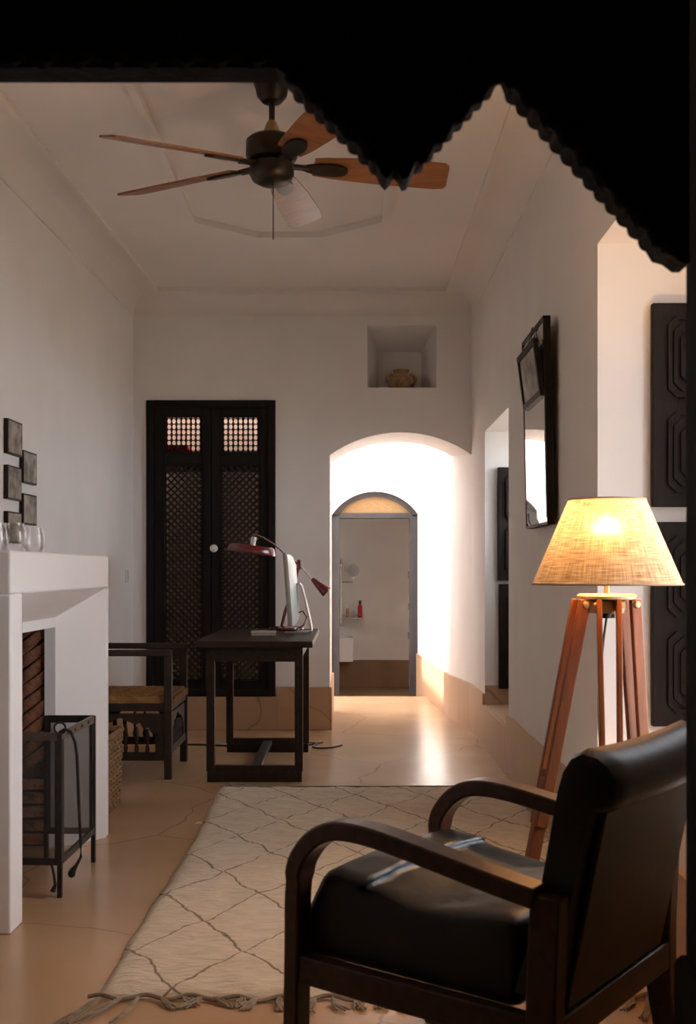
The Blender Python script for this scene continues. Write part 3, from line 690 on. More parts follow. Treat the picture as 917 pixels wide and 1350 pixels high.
MB().lathe([(.001, -.016), (.011, -.01), (.014, 0), (.011, .01), (.001, .016)], 12, (.026, -.01, -.008)).build('curled_tip', IRON, pk)

# ---------------------------------------------------------------- woven basket
bk = thing('woven_basket', 'square brown woven basket on the floor behind the fireplace', 'basket', (-1.30, 5.27, 0))
def rrect(hx_, hy_, r, n):
    pts = []; cs = [(hx_ - r, hy_ - r, 0), (-hx_ + r, hy_ - r, 90), (-hx_ + r, -hy_ + r, 180), (hx_ - r, -hy_ + r, 270)]
    for cx, cy, a0 in cs:
        for i in range(7): pts.append((cx + r * math.cos(R(a0 + 15 * i)), cy + r * math.sin(R(a0 + 15 * i))))
    # resample
    P2 = pts + pts[:1]; ln = [0]
    for i in range(len(pts)): ln.append(ln[-1] + math.dist(P2[i], P2[i + 1]))
    out = []; k = 0
    for i in range(n):
        s_ = ln[-1] * i / n
        while ln[k + 1] < s_: k += 1
        t = (s_ - ln[k]) / max(1e-9, ln[k + 1] - ln[k]); out.append((P2[k][0] + (P2[k + 1][0] - P2[k][0]) * t, P2[k][1] + (P2[k + 1][1] - P2[k][1]) * t))
    return out
m = MB(); NR = 17; HB = .365
for k in range(NR):
    z = .012 + k * (HB - .02) / (NR - 1); f_ = .94 + .06 * k / NR; n = 120
    base = rrect(.18 * f_, .185 * f_, .03, n); pth = []
    for i, p in enumerate(base):
        q = 1 + .022 * math.sin(2 * math.pi * i / 6 + math.pi * k); pth.append((p[0] * q, p[1] * q, z + .003 * math.sin(2 * math.pi * i / 6)))
    m.tube(pth, .0125, 6, True)
m.build('woven_side', BASKET, bk)
MB().tube([(p[0], p[1], HB) for p in rrect(.184, .19, .03, 60)], .014, 8, True).build('basket_rim', BASKET, bk)
MB().prism(rrect(.165, .17, .03, 40), 'z', 0, .015).build('basket_bottom', BASKET, bk, smooth=False)

# ---------------------------------------------------------------- carved wooden armchair with rush seat
cc = thing('carved_armchair', 'low dark carved wooden armchair with woven rush seat by the desk', 'armchair', (-1.255, 6.35, 0))
dx, dy, pw = .265, .285, .042
for sx in (-1, 1):
    for sy in (-1, 1):
        MB().box(sx * dx - pw / 2, sx * dx + pw / 2, sy * dy - pw / 2, sy * dy + pw / 2, 0, .705 if sx > 0 else .80).build('leg', OLDWOOD, cc, smooth=False, bevel=.003)
for sy in (-1, 1): MB().box(-dx + .02, dx + pw / 2, sy * dy - .024, sy * dy + .024, .678, .712).build('armrest', OLDWOOD, cc, smooth=False, bevel=.004)
MB().box(-dx - .02, -dx + .02, -dy, dy, .74, .80).build('back_rail', OLDWOOD, cc, smooth=False, bevel=.003)
for k in range(5): MB().lathe([(.010, .43), (.016, .5), (.008, .56), (.018, .62), (.010, .74)], 10, (-dx, -dy + .57 * (k + .5) / 5, 0)).build('back_spindle', OLDWOOD, cc)
# rush seat: rows of cord
m = MB()
for k in range(26):
    x = -dx + .03 + k * (2 * dx - .03) / 25
    m.tube([(x, -dy + .028, .445), (x, -dy * .5, .452 + .004 * math.sin(k)), (x, dy * .5, .452 - .004 * math.sin(k)), (x, dy - .028, .445)], .0125, 7)
m.box(-dx + .02, dx + .03, -dy + .024, dy - .024, .412, .446)
m.build('rush_seat', RUSH, cc)
for sy in (-1, 1): MB().box(-dx, dx, sy * dy - .015, sy * dy + .015, .375, .415).build('seat_rail', OLDWOOD, cc, smooth=False)
for sx in (-1, 1): MB().box(sx * dx - .015, sx * dx + .015, -dy, dy, .375, .415).build('seat_rail', OLDWOOD, cc, smooth=False)
def carved(name, L, ztop, zbot, axis, pos):
    # panel with a scalloped arch cut below, spindles and a stretcher
    A = []
    half = L / 2 - pw / 2
    A += [(-half, ztop), (half, ztop), (half, zbot + .02), (half - .05, zbot + .02), (half - .05, ztop - .11)]
    cols = [(half - .05, ztop - .11), (half - .075, ztop - .10), (half - .09, ztop - .075), (half - .115, ztop - .085), (half - .135, ztop - .05), (half - .16, ztop - .06), (0, ztop - .022)]
    A += cols + [(-x, z) for x, z in reversed(cols)] + [(-half + .05, zbot + .02), (-half, zbot + .02)]
    mb = MB().prism(A, axis, pos - .009, pos + .009); mb.build(name, OLDWOOD, cc, smooth=False)
    mk = lambda u, z0, z1: MB().lathe([(.007, z0), (.013, z0 + (z1 - z0) * .2), (.006, z0 + (z1 - z0) * .4), (.014, z0 + (z1 - z0) * .65), (.007, z1)], 10, (u, pos, 0) if axis == 'y' else (pos, u, 0))
    for u in (-.15, -.09, -.03, .03, .09, .15): mk(u, zbot + .012, ztop - .055 + abs(u) * -.2).build('spindle', OLDWOOD, cc)
    if axis == 'y': MB().box(-half, half, pos - .014, pos + .014, zbot - .022, zbot + .022).build('stretcher', OLDWOOD, cc, smooth=False)
    else: MB().box(pos - .014, pos + .014, -half, half, zbot - .022, zbot + .022).build('stretcher', OLDWOOD, cc, smooth=False)
for sy in (-1, 1): carved('carved_apron', 2 * dx, .36, .125, 'y', sy * dy)
for sx in (-1, 1): carved('carved_apron', 2 * dy, .36, .155, 'x', sx * dx)

# ---------------------------------------------------------------- desk
dk = thing('writing_desk', 'dark wooden desk on open rectangular end frames', 'desk', (-.508, 6.52, 0))
TZ = .768
MB().box(-.318, .318, -.60, .68, TZ - .035, TZ).build('tabletop', DESKWOOD, dk, smooth=False, bevel=.004)
for y in (-.52, .455):
    a_ = -.262; b_ = .262; pw = .044
    for x in (a_, b_): MB().box(min(x, x - math.copysign(pw, x)), max(x, x - math.copysign(pw, x)), y - .02, y + .02, .055, TZ - .035).build('leg', DESKWOOD, dk, smooth=False, bevel=.003)
    MB().box(a_ + pw, b_ - pw, y - .02, y + .02, .04, .088).build('foot_rail', DESKWOOD, dk, smooth=False, bevel=.003)
    MB().box(a_ + pw, b_ - pw, y - .018, y + .018, TZ - .115, TZ - .035).build('apron', DESKWOOD, dk, smooth=False)
    MB().box(a_ + .005, b_ - .005, y - .024, y + .024, 0, .055).build('foot_plinth', DESKWOOD, dk, smooth=False, bevel=.003)
for x in (-.24, .24): MB().box(x - .012, x + .012, -.5, .435, TZ - .105, TZ - .035).build('side_apron', DESKWOOD, dk, smooth=False)
MB().box(-.028, .028, -.50, .435, .05, .075).build('stretcher', DESKWOOD, dk, smooth=False, bevel=.003)
# computer
mo = thing('desktop_computer', 'white all-in-one computer on the desk turned away in profile', 'computer', (-.345, 6.74, TZ))
def lean(v, hx_): return v
zc = .265; hh = .425
prf = []
pn = MB()
sec = [(-.018, -.26), (-.018, .26), (.004, .26), (.022, .20), (.034, .10), (.036, 0), (.034, -.10), (.022, -.20), (.004, -.26)]
rings = []
for t_ in (0, .03, .12, .5, .85, .97, 1):
    bul = 1 if .1 < t_ < .9 else (.55 if .02 < t_ < .98 else .25); z = zc - hh / 2 + hh * t_; sh_ = -.02 * (t_ - .5) * 1.6
    rings.append([(sh_ + (x if x < 0 else x * bul), y, z) for x, y in sec])
vs = [p for r_ in rings for p in r_]; k = len(sec); fs = [(i * k + j, i * k + (j + 1) % k, (i + 1) * k + (j + 1) % k, (i + 1) * k + j) for i in range(len(rings) - 1) for j in range(k)]
fs += [tuple(range(k)), tuple((len(rings) - 1) * k + j for j in range(k))]
pn.add(vs, fs).build('computer_body', IMACW, mo, ang=50)
MB().add([(-.0165 + sh * -1, y, z) for sh, y, z in ()], []) if False else None
MB().prism([(-.024 + .016, zc - hh / 2), (-.010 + .016, zc - hh / 2), (-.010 - .016, zc + hh / 2), (-.024 - .016, zc + hh / 2)], 'y', -.262, .262).build('screen_bezel', IMACE, mo, smooth=False)
MB().sweep([(.03, 0, .30), (.055, 0, .285), (.075, 0, .22), (.105, 0, .10), (.125, 0, .03), (.122, 0, .012), (.10, 0, .006), (-.08, 0, .006)], [(-.09, -.004), (.09, -.004), (.09, .004), (-.09, .004)], (0, 1, 0)) if False else None
st_ = MB()
path = [(.03, .30), (.050, .30), (.062, .285), (.085, .20), (.110, .09), (.122, .03), (.120, .013), (.105, .006), (-.04, .006)]
n = len(path); vs = []
for i, (x, z) in enumerate(path):
    a_ = Vector(path[max(0, i - 1)]); c = Vector(path[min(n - 1, i + 1)]); t_ = (c - a_).normalized(); nn_ = Vector((-t_.y, t_.x)) * .0045
    for s_, yy in ((1, -.095), (1, .095), (-1, .095), (-1, -.095)): vs.append((x + nn_.x * s_, yy, z + nn_.y * s_))
fs = [(i * 4 + j, i * 4 + (j + 1) % 4, (i + 1) * 4 + (j + 1) % 4, (i + 1) * 4 + j) for i in range(n - 1) for j in range(4)] + [(0, 1, 2, 3), tuple((n - 1) * 4 + j for j in range(4))]
st_.add(vs, fs).build('stand', mat('brushed_aluminium', (.60, .56, .53), .35, metal=.6), mo)
MB().tube([(.03, -.06, .12), (.07, -.07, .135), (.095, -.075, .10), (.075, -.08, .05), (.02, -.09, .018), (-.04, -.11, .02), (-.10, -.10, .035), (-.12, -.02, .012)], .0045, 6).build('power_cable', CABLE, mo)
# notebook
nx = P(350, 835, 6.55)
nb = thing('notebook', 'small white notebook lying on the desk', 'notebook', (nx[0] - .012, 6.55, TZ), R(4))
MB().box(-.072, .072, -.10, .10, 0, .016).build('page_block', PAPER, nb, smooth=False); MB().box(-.075, .075, -.103, .103, .0161, .019).build('cover', mat('notebook_cover', (.70, .66, .60), .7), nb, smooth=False)
# desk lamp
lb = P(377, 828, 7.08); ly = 7.08
dl = thing('desk_lamp', 'burgundy counterbalanced desk lamp with wide disc shade', 'lamp', (lb[0], ly, TZ))
MB().lathe([(.112, 0), (.115, .006), (.112, .016), (.085, .022), (.02, .026)], 32).build('lamp_base', RED, dl)
pv = P(394, 744, ly); px_, pz_ = pv[0] - lb[0], pv[2] - TZ
MB().tube([(-.03, 0, .02), (-.005, 0, .12), (.05, 0, .28), (px_, 0, pz_)], .010, 8, up=(0, 1, 0)).build('stem', RED, dl)
MB().box(px_ - .013, px_ + .013, -.018, .018, pz_ - .035, pz_ + .03).build('pivot_bracket', RED, dl, bevel=.004)
def dl_(px, py): p = P(px, py, ly); return Vector((p[0] - lb[0], 0, p[2] - TZ))
MB().tube([dl_(415, 767), dl_(394, 745), dl_(381, 735), dl_(372, 727), dl_(360, 717), dl_(348, 709.5), dl_(338, 705), dl_(333, 704)], .006, 8, up=(0, 1, 0)).build('arm', STEEL, dl)
c0, c1 = dl_(411, 763), dl_(431, 781); ax = (c1 - c0).normalized(); M3 = ax.to_track_quat('Z', 'Y').to_matrix(); LL = (c1 - c0).length
MB().lathe([(.010, 0), (.014, .006), (.036, LL * .85), (.038, LL * .93), (.034, LL), (.002, LL + .002)], 20, c0, M3).build('counterweight', RED, dl)
sc_ = dl_(331, 725); tilt = Matrix.Rotation(R(7.5), 3, 'Y')
MB().lathe([(.012, .058), (.014, .085), (.018, .090), (.018, .045)], 12, dl_(332, 726), tilt).build('lamp_socket', STEEL, dl)
MB().lathe([(.158, -.022), (.160, -.016), (.150, .020), (.140, .030), (.02, .040), (.001, .041)], 36, sc_, tilt).build('lamp_shade', RED, dl)
MB().lathe([(.150, -.024), (.146, -.023), (.001, -.012)], 36, sc_, tilt).build('diffuser', mat('lamp_diffuser', (.42, .36, .30), .4), dl)
# cables
t = MB().tube([(-.33, 7.235, .76), (-.345, 7.25, .60), (-.315, 7.24, .35), (-.29, 7.26, .12), (-.27, 7.28, .012), (-.22, 7.3, .006)], .0045, 6).build('hanging_cable', CABLE); tag(t, 'thin black cable dropping behind the desk to the floor', 'cable')
pts = []
for i in range(40):
    u = i / 39; pts.append((-1.25 + .98 * u, 7.18 + .05 * math.sin(u * 7), .006))
for i in range(1, 26):
    a_ = 2 * math.pi * i / 25; pts.append((-.27 + .17 * i / 25 * 1.0 + .06 * math.sin(a_ * 1.2), 7.2 + .12 * math.sin(a_), .006))
t = MB().tube(pts, .006, 6).build('floor_cable', CABLE); tag(t, 'black cable looping over the floor under the desk', 'cable')

# ---------------------------------------------------------------- ceiling fan
cfx, cfy = -.306, 4.42
fan = thing('ceiling_fan', 'dark bronze ceiling fan with five wooden blades', 'ceiling fan', (cfx, cfy, H2))
def fz(py): return EYE - (py - HY) / F * cfy - H2
MB().lathe([(.072, 0), (.074, -.035), (.066, -.055), (.060, -.085), (.040, -.108), (.018, -.112)], 32).build('canopy', BRONZE, fan)
MB().lathe([(.012, -.1), (.012, fz(178))], 12).build('downrod', BRONZE, fan)
MB().lathe([(.016, fz(160)), (.020, fz(162)), (.040, fz(178)), (.046, fz(182))], 24).build('coupling_cover', BRASS, fan)
MB().lathe([(.046, fz(180)), (.090, fz(183)), (.103, fz(187)), (.104, fz(206)), (.094, fz(212)), (.07, fz(214))], 40).build('motor_housing', BRONZE, fan)
MB().lathe([(.07, fz(213)), (.088, fz(218)), (.090, fz(231)), (.078, fz(238)), (.05, fz(243)), (.002, fz(244))], 36).build('switch_housing', BRONZE, fan)
zbl = fz(216)
for ang, dr in ((9.4, 0), (81.4, 0), (153.4, 0), (218, 4), (297.4, 0)):
    ca, sa = math.cos(R(ang)), math.sin(R(ang)); pitch = R(-17)
    Mz = Matrix.Rotation(R(ang), 3, 'Z') @ Matrix.Rotation(R(1 + dr), 3, 'Y') @ Matrix.Rotation(pitch, 3, 'X')
    # blade outline in (u along, v across)
    out = [(u_, v_ * 1.14) for u_, v_ in [(.17, -.045), (.22, -.052), (.40, -.068), (.61, -.076), (.70, -.074), (.718, -.060), (.732, .045), (.722, .062), (.68, .068), (.45, .066), (.25, .055), (.17, .045)]]
    vs = []
    for z_ in (-.004, .004): vs += [Mz @ Vector((u, v, z_)) + Vector((0, 0, zbl)) for u, v in out]
    k = len(out); fs = [tuple(range(k)), tuple(range(2 * k - 1, k - 1, -1))] + [(i, (i + 1) % k, k + (i + 1) % k, k + i) for i in range(k)]
    bo = MB().add(vs, fs).build('blade', BLADEWOOD, fan, smooth=False)
    pad = [(.165 + .095 * math.cos(R(q)) + .05, .036 * math.sin(R(q)) * (1 + .25 * math.cos(R(q)))) for q in range(0, 360, 20)]
    vs = []
    for z_ in (-.014, -.0045): vs += [Mz @ Vector((u, v, z_)) + Vector((0, 0, zbl)) for u, v in pad]
    k = len(pad); fs = [tuple(range(k)), tuple(range(2 * k - 1, k - 1, -1))] + [(i, (i + 1) % k, k + (i + 1) % k, k + i) for i in range(k)]
    MB().add(vs, fs).bar(Mz @ Vector((.06, 0, -.006)) + Vector((0, 0, zbl)), Mz @ Vector((.15, 0, -.009)) + Vector((0, 0, zbl)), .034, .012).build('blade_bracket', BRONZE, bo, smooth=False)
MB().tube([(.01, -.06, fz(240)), (.01, -.06, fz(322))], .0022, 5).build('pull_chain', BRONZE, fan)

# ---------------------------------------------------------------- mirror and small hanging picture
mw, mh_ = .575, .895
my = 5.008; mz = 1.349
mi = thing('wall_mirror', 'tall dark-edged mirror on the white wall behind a small picture', 'mirror', (XR - .013, my, mz))
lean_ = .02
def mpt(d, y, z): return (-(d + lean_ * z / .9), y, z)     # d: distance off the wall plane
def mquad(d0, d1, y0, y1, z0, z1): return MB().add([mpt(d, y, z) for d in (d0, d1) for y in (y0, y1) for z in (z0, z1)], [(0, 1, 3, 2), (4, 6, 7, 5), (0, 4, 5, 1), (2, 3, 7, 6), (0, 2, 6, 4), (1, 5, 7, 3)])
hw = mw / 2
mquad(.004, .024, -hw, hw, 0, mh_).build('frame_back', PIXDARK, mi, smooth=False)
for a_ in ((-hw, -hw + .012, 0, mh_), (hw - .012, hw, 0, mh_), (-hw, hw, 0, .012), (-hw, hw, mh_ - .012, mh_)):
    mquad(.02, .036, *a_).build('frame_edge', PIXDARK, mi, smooth=False)
bv = .022; e = .012
o4 = [(-hw + e, e), (hw - e, e), (hw - e, mh_ - e), (-hw + e, mh_ - e)]; i4 = [(-hw + e + bv, e + bv), (hw - e - bv, e + bv), (hw - e - bv, mh_ - e - bv), (-hw + e + bv, mh_ - e - bv)]
gl = MB().add([mpt(.030, *p) for p in o4] + [mpt(.035, *p) for p in i4], [(4, 5, 6, 7)] + [(i, (i + 1) % 4, 4 + (i + 1) % 4, 4 + i) for i in range(4)])
gl.build('mirror_glass', MIRROR, mi, smooth=False)
pic = thing('hanging_picture', 'small framed grey photograph hung by cord over the mirror', 'picture', (.846, 4.98, 1.905))
def pq(d0, d1, y0, y1, z0, z1):
    return MB().add([(-(d + .128 * z), y, z) for d in (d0, d1) for y in (y0, y1) for z in (z0, z1)], [(0, 1, 3, 2), (4, 6, 7, 5), (0, 4, 5, 1), (2, 3, 7, 6), (0, 2, 6, 4), (1, 5, 7, 3)])
a0, a1, b0, b1, fwid = -.23, .23, 0, .25, .026
for q in ((a0, a1, b0, b0 + fwid), (a0, a1, b1 - fwid, b1), (a0, a0 + fwid, b0 + fwid, b1 - fwid), (a1 - fwid, a1, b0 + fwid, b1 - fwid)):
    pq(-.004, .016, *q).build('frame_edge', PIXDARK, pic, smooth=False)
pq(-.002, .008, a0 + fwid, a1 - fwid, b0 + fwid, b1 - fwid).build('print', GREYPRINT, pic, smooth=False)
MB().tube([(-.03, -.05, b1 - .01), (-.012, -.01, .345)], .002, 5).tube([(-.03, .05, b1 - .01), (-.012, .01, .345)], .002, 5).build('cord', CABLE, pic)

# ---------------------------------------------------------------- shutters folded against the recess jambs
def shutter(label, x0, x1, y, z0, z1):
    t = thing('window_shutter', label, 'shutter', (x0, y, z0), 0, 'carved shutters in the window recesses')
    w_, h_ = x1 - x0, z1 - z0
    MB().box(0, w_, 0, .032, 0, h_).build('shutter_board', SHUTTER, t, smooth=False, bevel=.004)
    def ring(x, z, ww, hh2, th, d):
        c = .03
        def octo(i): return [(x + i + c, z + i), (x + ww - i - c, z + i), (x + ww - i, z + i + c), (x + ww - i, z + hh2 - i - c), (x + ww - i - c, z + hh2 - i), (x + i + c, z + hh2 - i), (x + i, z + hh2 - i - c), (x + i, z + i + c)]
        A, B_ = octo(0), octo(th); vs = []; 
        for yy in (-d, .0): vs += [(p[0], yy, p[1]) for p in A] + [(p[0], yy, p[1]) for p in B_]
        fs = []
        for j in range(8):
            k2 = (j + 1) % 8; fs += [(j, k2, 8 + k2, 8 + j), (j, 16 + j, 16 + k2, k2), (8 + j, 8 + k2, 24 + k2, 24 + j)]
        MB().add(vs, fs).build('carved_moulding', SHUTTER, t, smooth=False)
    np_ = 2
    for k in range(np_):
        pz = .05 + k * (h_ - .05) / np_; ph = (h_ - .05) / np_ - .05
        ring(.052, pz, w_ - .10, ph, .012, .016); ring(.074, pz + .022, w_ - .144, ph - .044, .010, .010); ring(.098, pz + .046, w_ - .19, ph - .092, .010, .014)
Y1 = W1[1] - .045
shutter('tall carved dark shutter above the tripod lamp, upper one in the recess', P(860, 0, Y1)[0], 1.39, Y1, P(0, 668, Y1)[2], P(0, 399, Y1)[2])
shutter('tall carved dark shutter behind the tripod lamp, lower one in the recess', P(860, 0, Y1)[0], 1.39, Y1, P(0, 958, Y1)[2], P(0, 688, Y1)[2])
Y1 = W2[1] - .045
shutter('dark shutter in the recess near the arch, upper one', P(656, 0, Y1)[0], 1.37, Y1, P(0, 765, Y1)[2], P(0, 616, Y1)[2])
shutter('dark shutter in the recess near the arch, lower one', P(657.5, 0, Y1)[0], 1.37, Y1, P(0, 908, Y1)[2], P(0, 770, Y1)[2])

# ---------------------------------------------------------------- tripod floor lamp
TX, TY = .729, 3.10
lp = thing('tripod_lamp', 'wooden tripod floor lamp with glowing burlap cone shade', 'floor lamp', (TX, TY, 0))
def tz(py): return EYE - (py - HY) / F * TY
MB().lathe([(.008, tz(790)), (.008, tz(735))], 10).build('lamp_stem', BRASS, lp)
MB().lathe([(.05, tz(790)), (.081, tz(789)), (.083, tz(785.5)), (.078, tz(783)), (.02, tz(782.5))], 32).build('top_plate', mat('plate_metal', (.50, .40, .28), .45, metal=.5), lp)
MB().lathe([(.052, tz(808)), (.056, tz(803)), (.056, tz(793)), (.050, tz(790))], 8).build('hub', BRASS, lp)
MB().lathe([(.012, tz(815)), (.014, tz(811)), (.01, tz(806))], 10).bar((-.022, 0, tz(812)), (.022, 0, tz(812)), .006, .012).build('wing_nut', IRON, lp)
for az, spr in ((190, .285), (22, .155), (262, .225)):
    Mz = Matrix.Rotation(R(az), 3, 'Z')
    top = Vector((.076 if az != 262 else .06, 0, tz(797))); foot = Vector((spr, 0, .029)); d = foot - top
    sl = .015; gap = .027
    for s_ in (-1, 1):
        p0 = Mz @ (top + Vector((0, s_ * gap, .014))); p1 = Mz @ (top + d * .60 + Vector((0, s_ * gap * .8, 0)))
        L_ = MB().sweep([p0, p1], [(-.017, -sl / 2), (.017, -sl / 2), (.017, sl / 2), (-.017, sl / 2)], Mz @ Vector((0, 1, 0))).build('leg', LAMPWOOD, lp, smooth=False, bevel=.003)
        MB().lathe([(.011, 0), (.009, .006), (.002, .008)], 12, Mz @ (top + Vector((0, s_ * (gap + sl / 2), 0))), Mz @ Matrix.Rotation(R(-90 * s_), 3, 'X')).build('bolt', BRASS, L_)
    p0 = Mz @ (top + d * .47); p1 = Mz @ foot
    MB().sweep([p0, p1], [(-.017, -.017), (.017, -.017), (.017, .017), (-.017, .017)], Mz @ Vector((0, 1, 0))).build('lower_leg', LAMPWOOD, lp, smooth=False, bevel=.003)
    MB().bar(Mz @ (top + d * .46 + Vector((0, -gap, 0))), Mz @ (top + d * .46 + Vector((0, gap, 0))), .03, .03).build('leg_block', LAMPWOOD, lp, smooth=False)
MB().tube([(0, 0, tz(812)), (-.006, .01, tz(840)), (-.012, .02, tz(880)), (-.016, .03, tz(920)), (-.012, .045, tz(960)), (.01, .07, .4), (.03, .11, .1), (.05, .14, .03)], .0035, 6).build('lamp_cord', CABLE, lp)
rb_, rt, z0, z1 = 97 / F * TY, 50 / F * TY, tz(770), tz(659)
# burlap shade with UVs, thin double wall
me = bpy.data.meshes.new('lamp_shade'); n = 64; rows = 10; vs = []; fs = []
for i in range(rows + 1):
    t_ = i / rows; r = rb_ + (rt - rb_) * t_; z = z0 + (z1 - z0) * t_
    for j in range(n + 1): a_ = 2 * math.pi * j / n; vs.append((r * math.cos(a_), r * math.sin(a_), z))
for i in range(rows):
    for j in range(n): fs.append((i * (n + 1) + j, i * (n + 1) + j + 1, (i + 1) * (n + 1) + j + 1, (i + 1) * (n + 1) + j))
me.from_pydata(vs, [], fs); uv = me.uv_layers.new()
for poly in me.polygons:
    for li in poly.loop_indices:
        vi = me.loops[li].vertex_index; uv.data[li].uv = ((vi % (n + 1)) / n * 1.4, (vi // (n + 1)) / rows * .5)
me.polygons.foreach_set('use_smooth', [True] * len(me.polygons)); me.materials.append(BURLAP)
so = bpy.data.objects.new('lamp_shade', me); COL.objects.link(so); so.parent = lp
for r_, z_ in ((rb_, z0), (rt, z1)):
    MB().tube([(r_ * math.cos(R(q)), r_ * math.sin(R(q)), z_) for q in range(0, 360, 8)], .0028, 6, True).build('shade_hem', BURLAP, so)
for q in (0, 120, 240): MB().tube([(0, 0, z1 - .04), (rt * math.cos(R(q)), rt * math.sin(R(q)), z1)], .002, 5).build('shade_spider', BRASS, so)
bl = MB().lathe([(.012, -.035), (.014, -.02), (.028, .0), (.030, .015), (.022, .034), (.002, .044)], 20, (0, 0, tz(712) - .02)).build('bulb', BULB, lp)
lt = bpy.data.lights.new('lamp_light', 'POINT'); lt.energy = 17; lt.color = (1, .575, .26); lt.shadow_soft_size = .03
lo = bpy.data.objects.new('lamp_light', lt); COL.objects.link(lo); lo.parent = lp; lo.location = (0, 0, tz(702))

# ---------------------------------------------------------------- rug
rg = thing('woollen_rug', 'cream woollen rug with brown diamond lines and knotted fringe', 'rug', (.07, 4.35, 0))
rx0, rx1, ry0, ry1 = -.735, .80, -1.40, 1.44
NXg, NYg = 60, 110; vs = []; fs = []
rr = random.Random(11)
def wob(t, s_): return .010 * math.sin(t * 2.6 + s_) + .003 * math.sin(t * 17 + 2 * s_)
for lay in (1, 0):
    for i in range(NXg + 1):
        for j in range(NYg + 1):
            u, v = i / NXg, j / NYg; y = ry0 + (ry1 - ry0) * v; xa = rx0 + wob(y, 1) ; xb = rx1 + wob(y, 3)
            x = xa + (xb - xa) * u; y2 = y + wob(x, 5) * (1 if j in (0, NYg) else .6)
            e = min(u, 1 - u) * 30; e2 = min(v, 1 - v) * 60; ed = min(1, e, e2)
            z = (.004 + .016 * ed ** .5 + (.004 * math.sin(x * 31 + y * 17) * math.sin(y * 23 - x * 9)) * ed + rr.uniform(-.0022, .0022)) if lay else .0005
            vs.append((x, y2, z))
k = NYg + 1; N1 = (NXg + 1) * k
for i in range(NXg):
    for j in range(NYg):
        a_ = i * k + j; fs.append((a_, a_ + k, a_ + k + 1, a_ + 1)); fs.append((N1 + a_, N1 + a_ + 1, N1 + a_ + k + 1, N1 + a_ + k))
per = [i * k for i in range(NXg + 1)] + [NXg * k + j for j in range(1, k)] + [i * k + NYg for i in range(NXg - 1, -1, -1)] + [j for j in range(NYg - 1, 0, -1)]
for a_, b_ in zip(per, per[1:] + per[:1]): fs.append((a_, N1 + a_, N1 + b_, b_))
MB().add(vs, fs).build('rug_pile', RUG, rg, ang=80)
# braided end band + fringe tassels
m = MB()
for k in range(1):
    pth = [(rx0 - .03 + (rx1 - rx0 + .05) * i / 90, ry0 - .012 - .018 * k + .006 * math.sin(i * .9 + k * 3) + wob(rx0 + (rx1 - rx0) * i / 90, 5), .012 + .004 * math.sin(i * .9 + k)) for i in range(91)]
    m.tube(pth, .006, 6)
m.build('braided_edge', FRINGE, rg)
for k in range(30):
    x = rx0 + .01 + (rx1 - rx0 - .02) * k / 29 + rr.uniform(-.012, .012); m = MB()
    ln = rr.uniform(.04, .085) if k not in (0, 1, 2, 28, 29) else rr.uniform(.12, .17); sw = rr.uniform(-.05, .06) - (.08 if k < 2 else 0)
    for q in range(6):
        o_ = rr.uniform(-.014, .014); o2 = rr.uniform(-.022, .022)
        m.tube([(x + o_ * .3, ry0 - .02, .012), (x + o_ + sw * .4, ry0 - .02 - ln * .5, .010), (x + o2 + sw, ry0 - .02 - ln * rr.uniform(.85, 1.05), .006)], [.0036, .0032, .0022], 5)
    m.build('fringe_tassel', FRINGE, rg)
m = MB()
for q in range(7):
    o_ = rr.uniform(-.03, .03); m.tube([(rx0 + .05, ry1, .015), (rx0 + .07 + o_, ry1 + .03, .022), (rx0 + .10 + o_ * 2, ry1 + .05 + rr.uniform(-.02, .02), .008)], [.008, .007, .004], 5)
m.build('corner_tassel', FRINGE, rg)
m = MB().tube([(rx0 + .02 + (rx1 - rx0 - .04) * i / 60, ry1 + .008 + wob(rx0 + (rx1 - rx0) * i / 60, 5), .010) for i in range(61)], .008, 6).build('braided_edge', FRINGE, rg)

# ---------------------------------------------------------------- leather armchair (foreground)
ac = thing('leather_armchair', 'black leather armchair with bent wooden arms in front of the rug', 'armchair', (.298, 2.397, 0), R(53.13))
HW = .28; FYL = .289
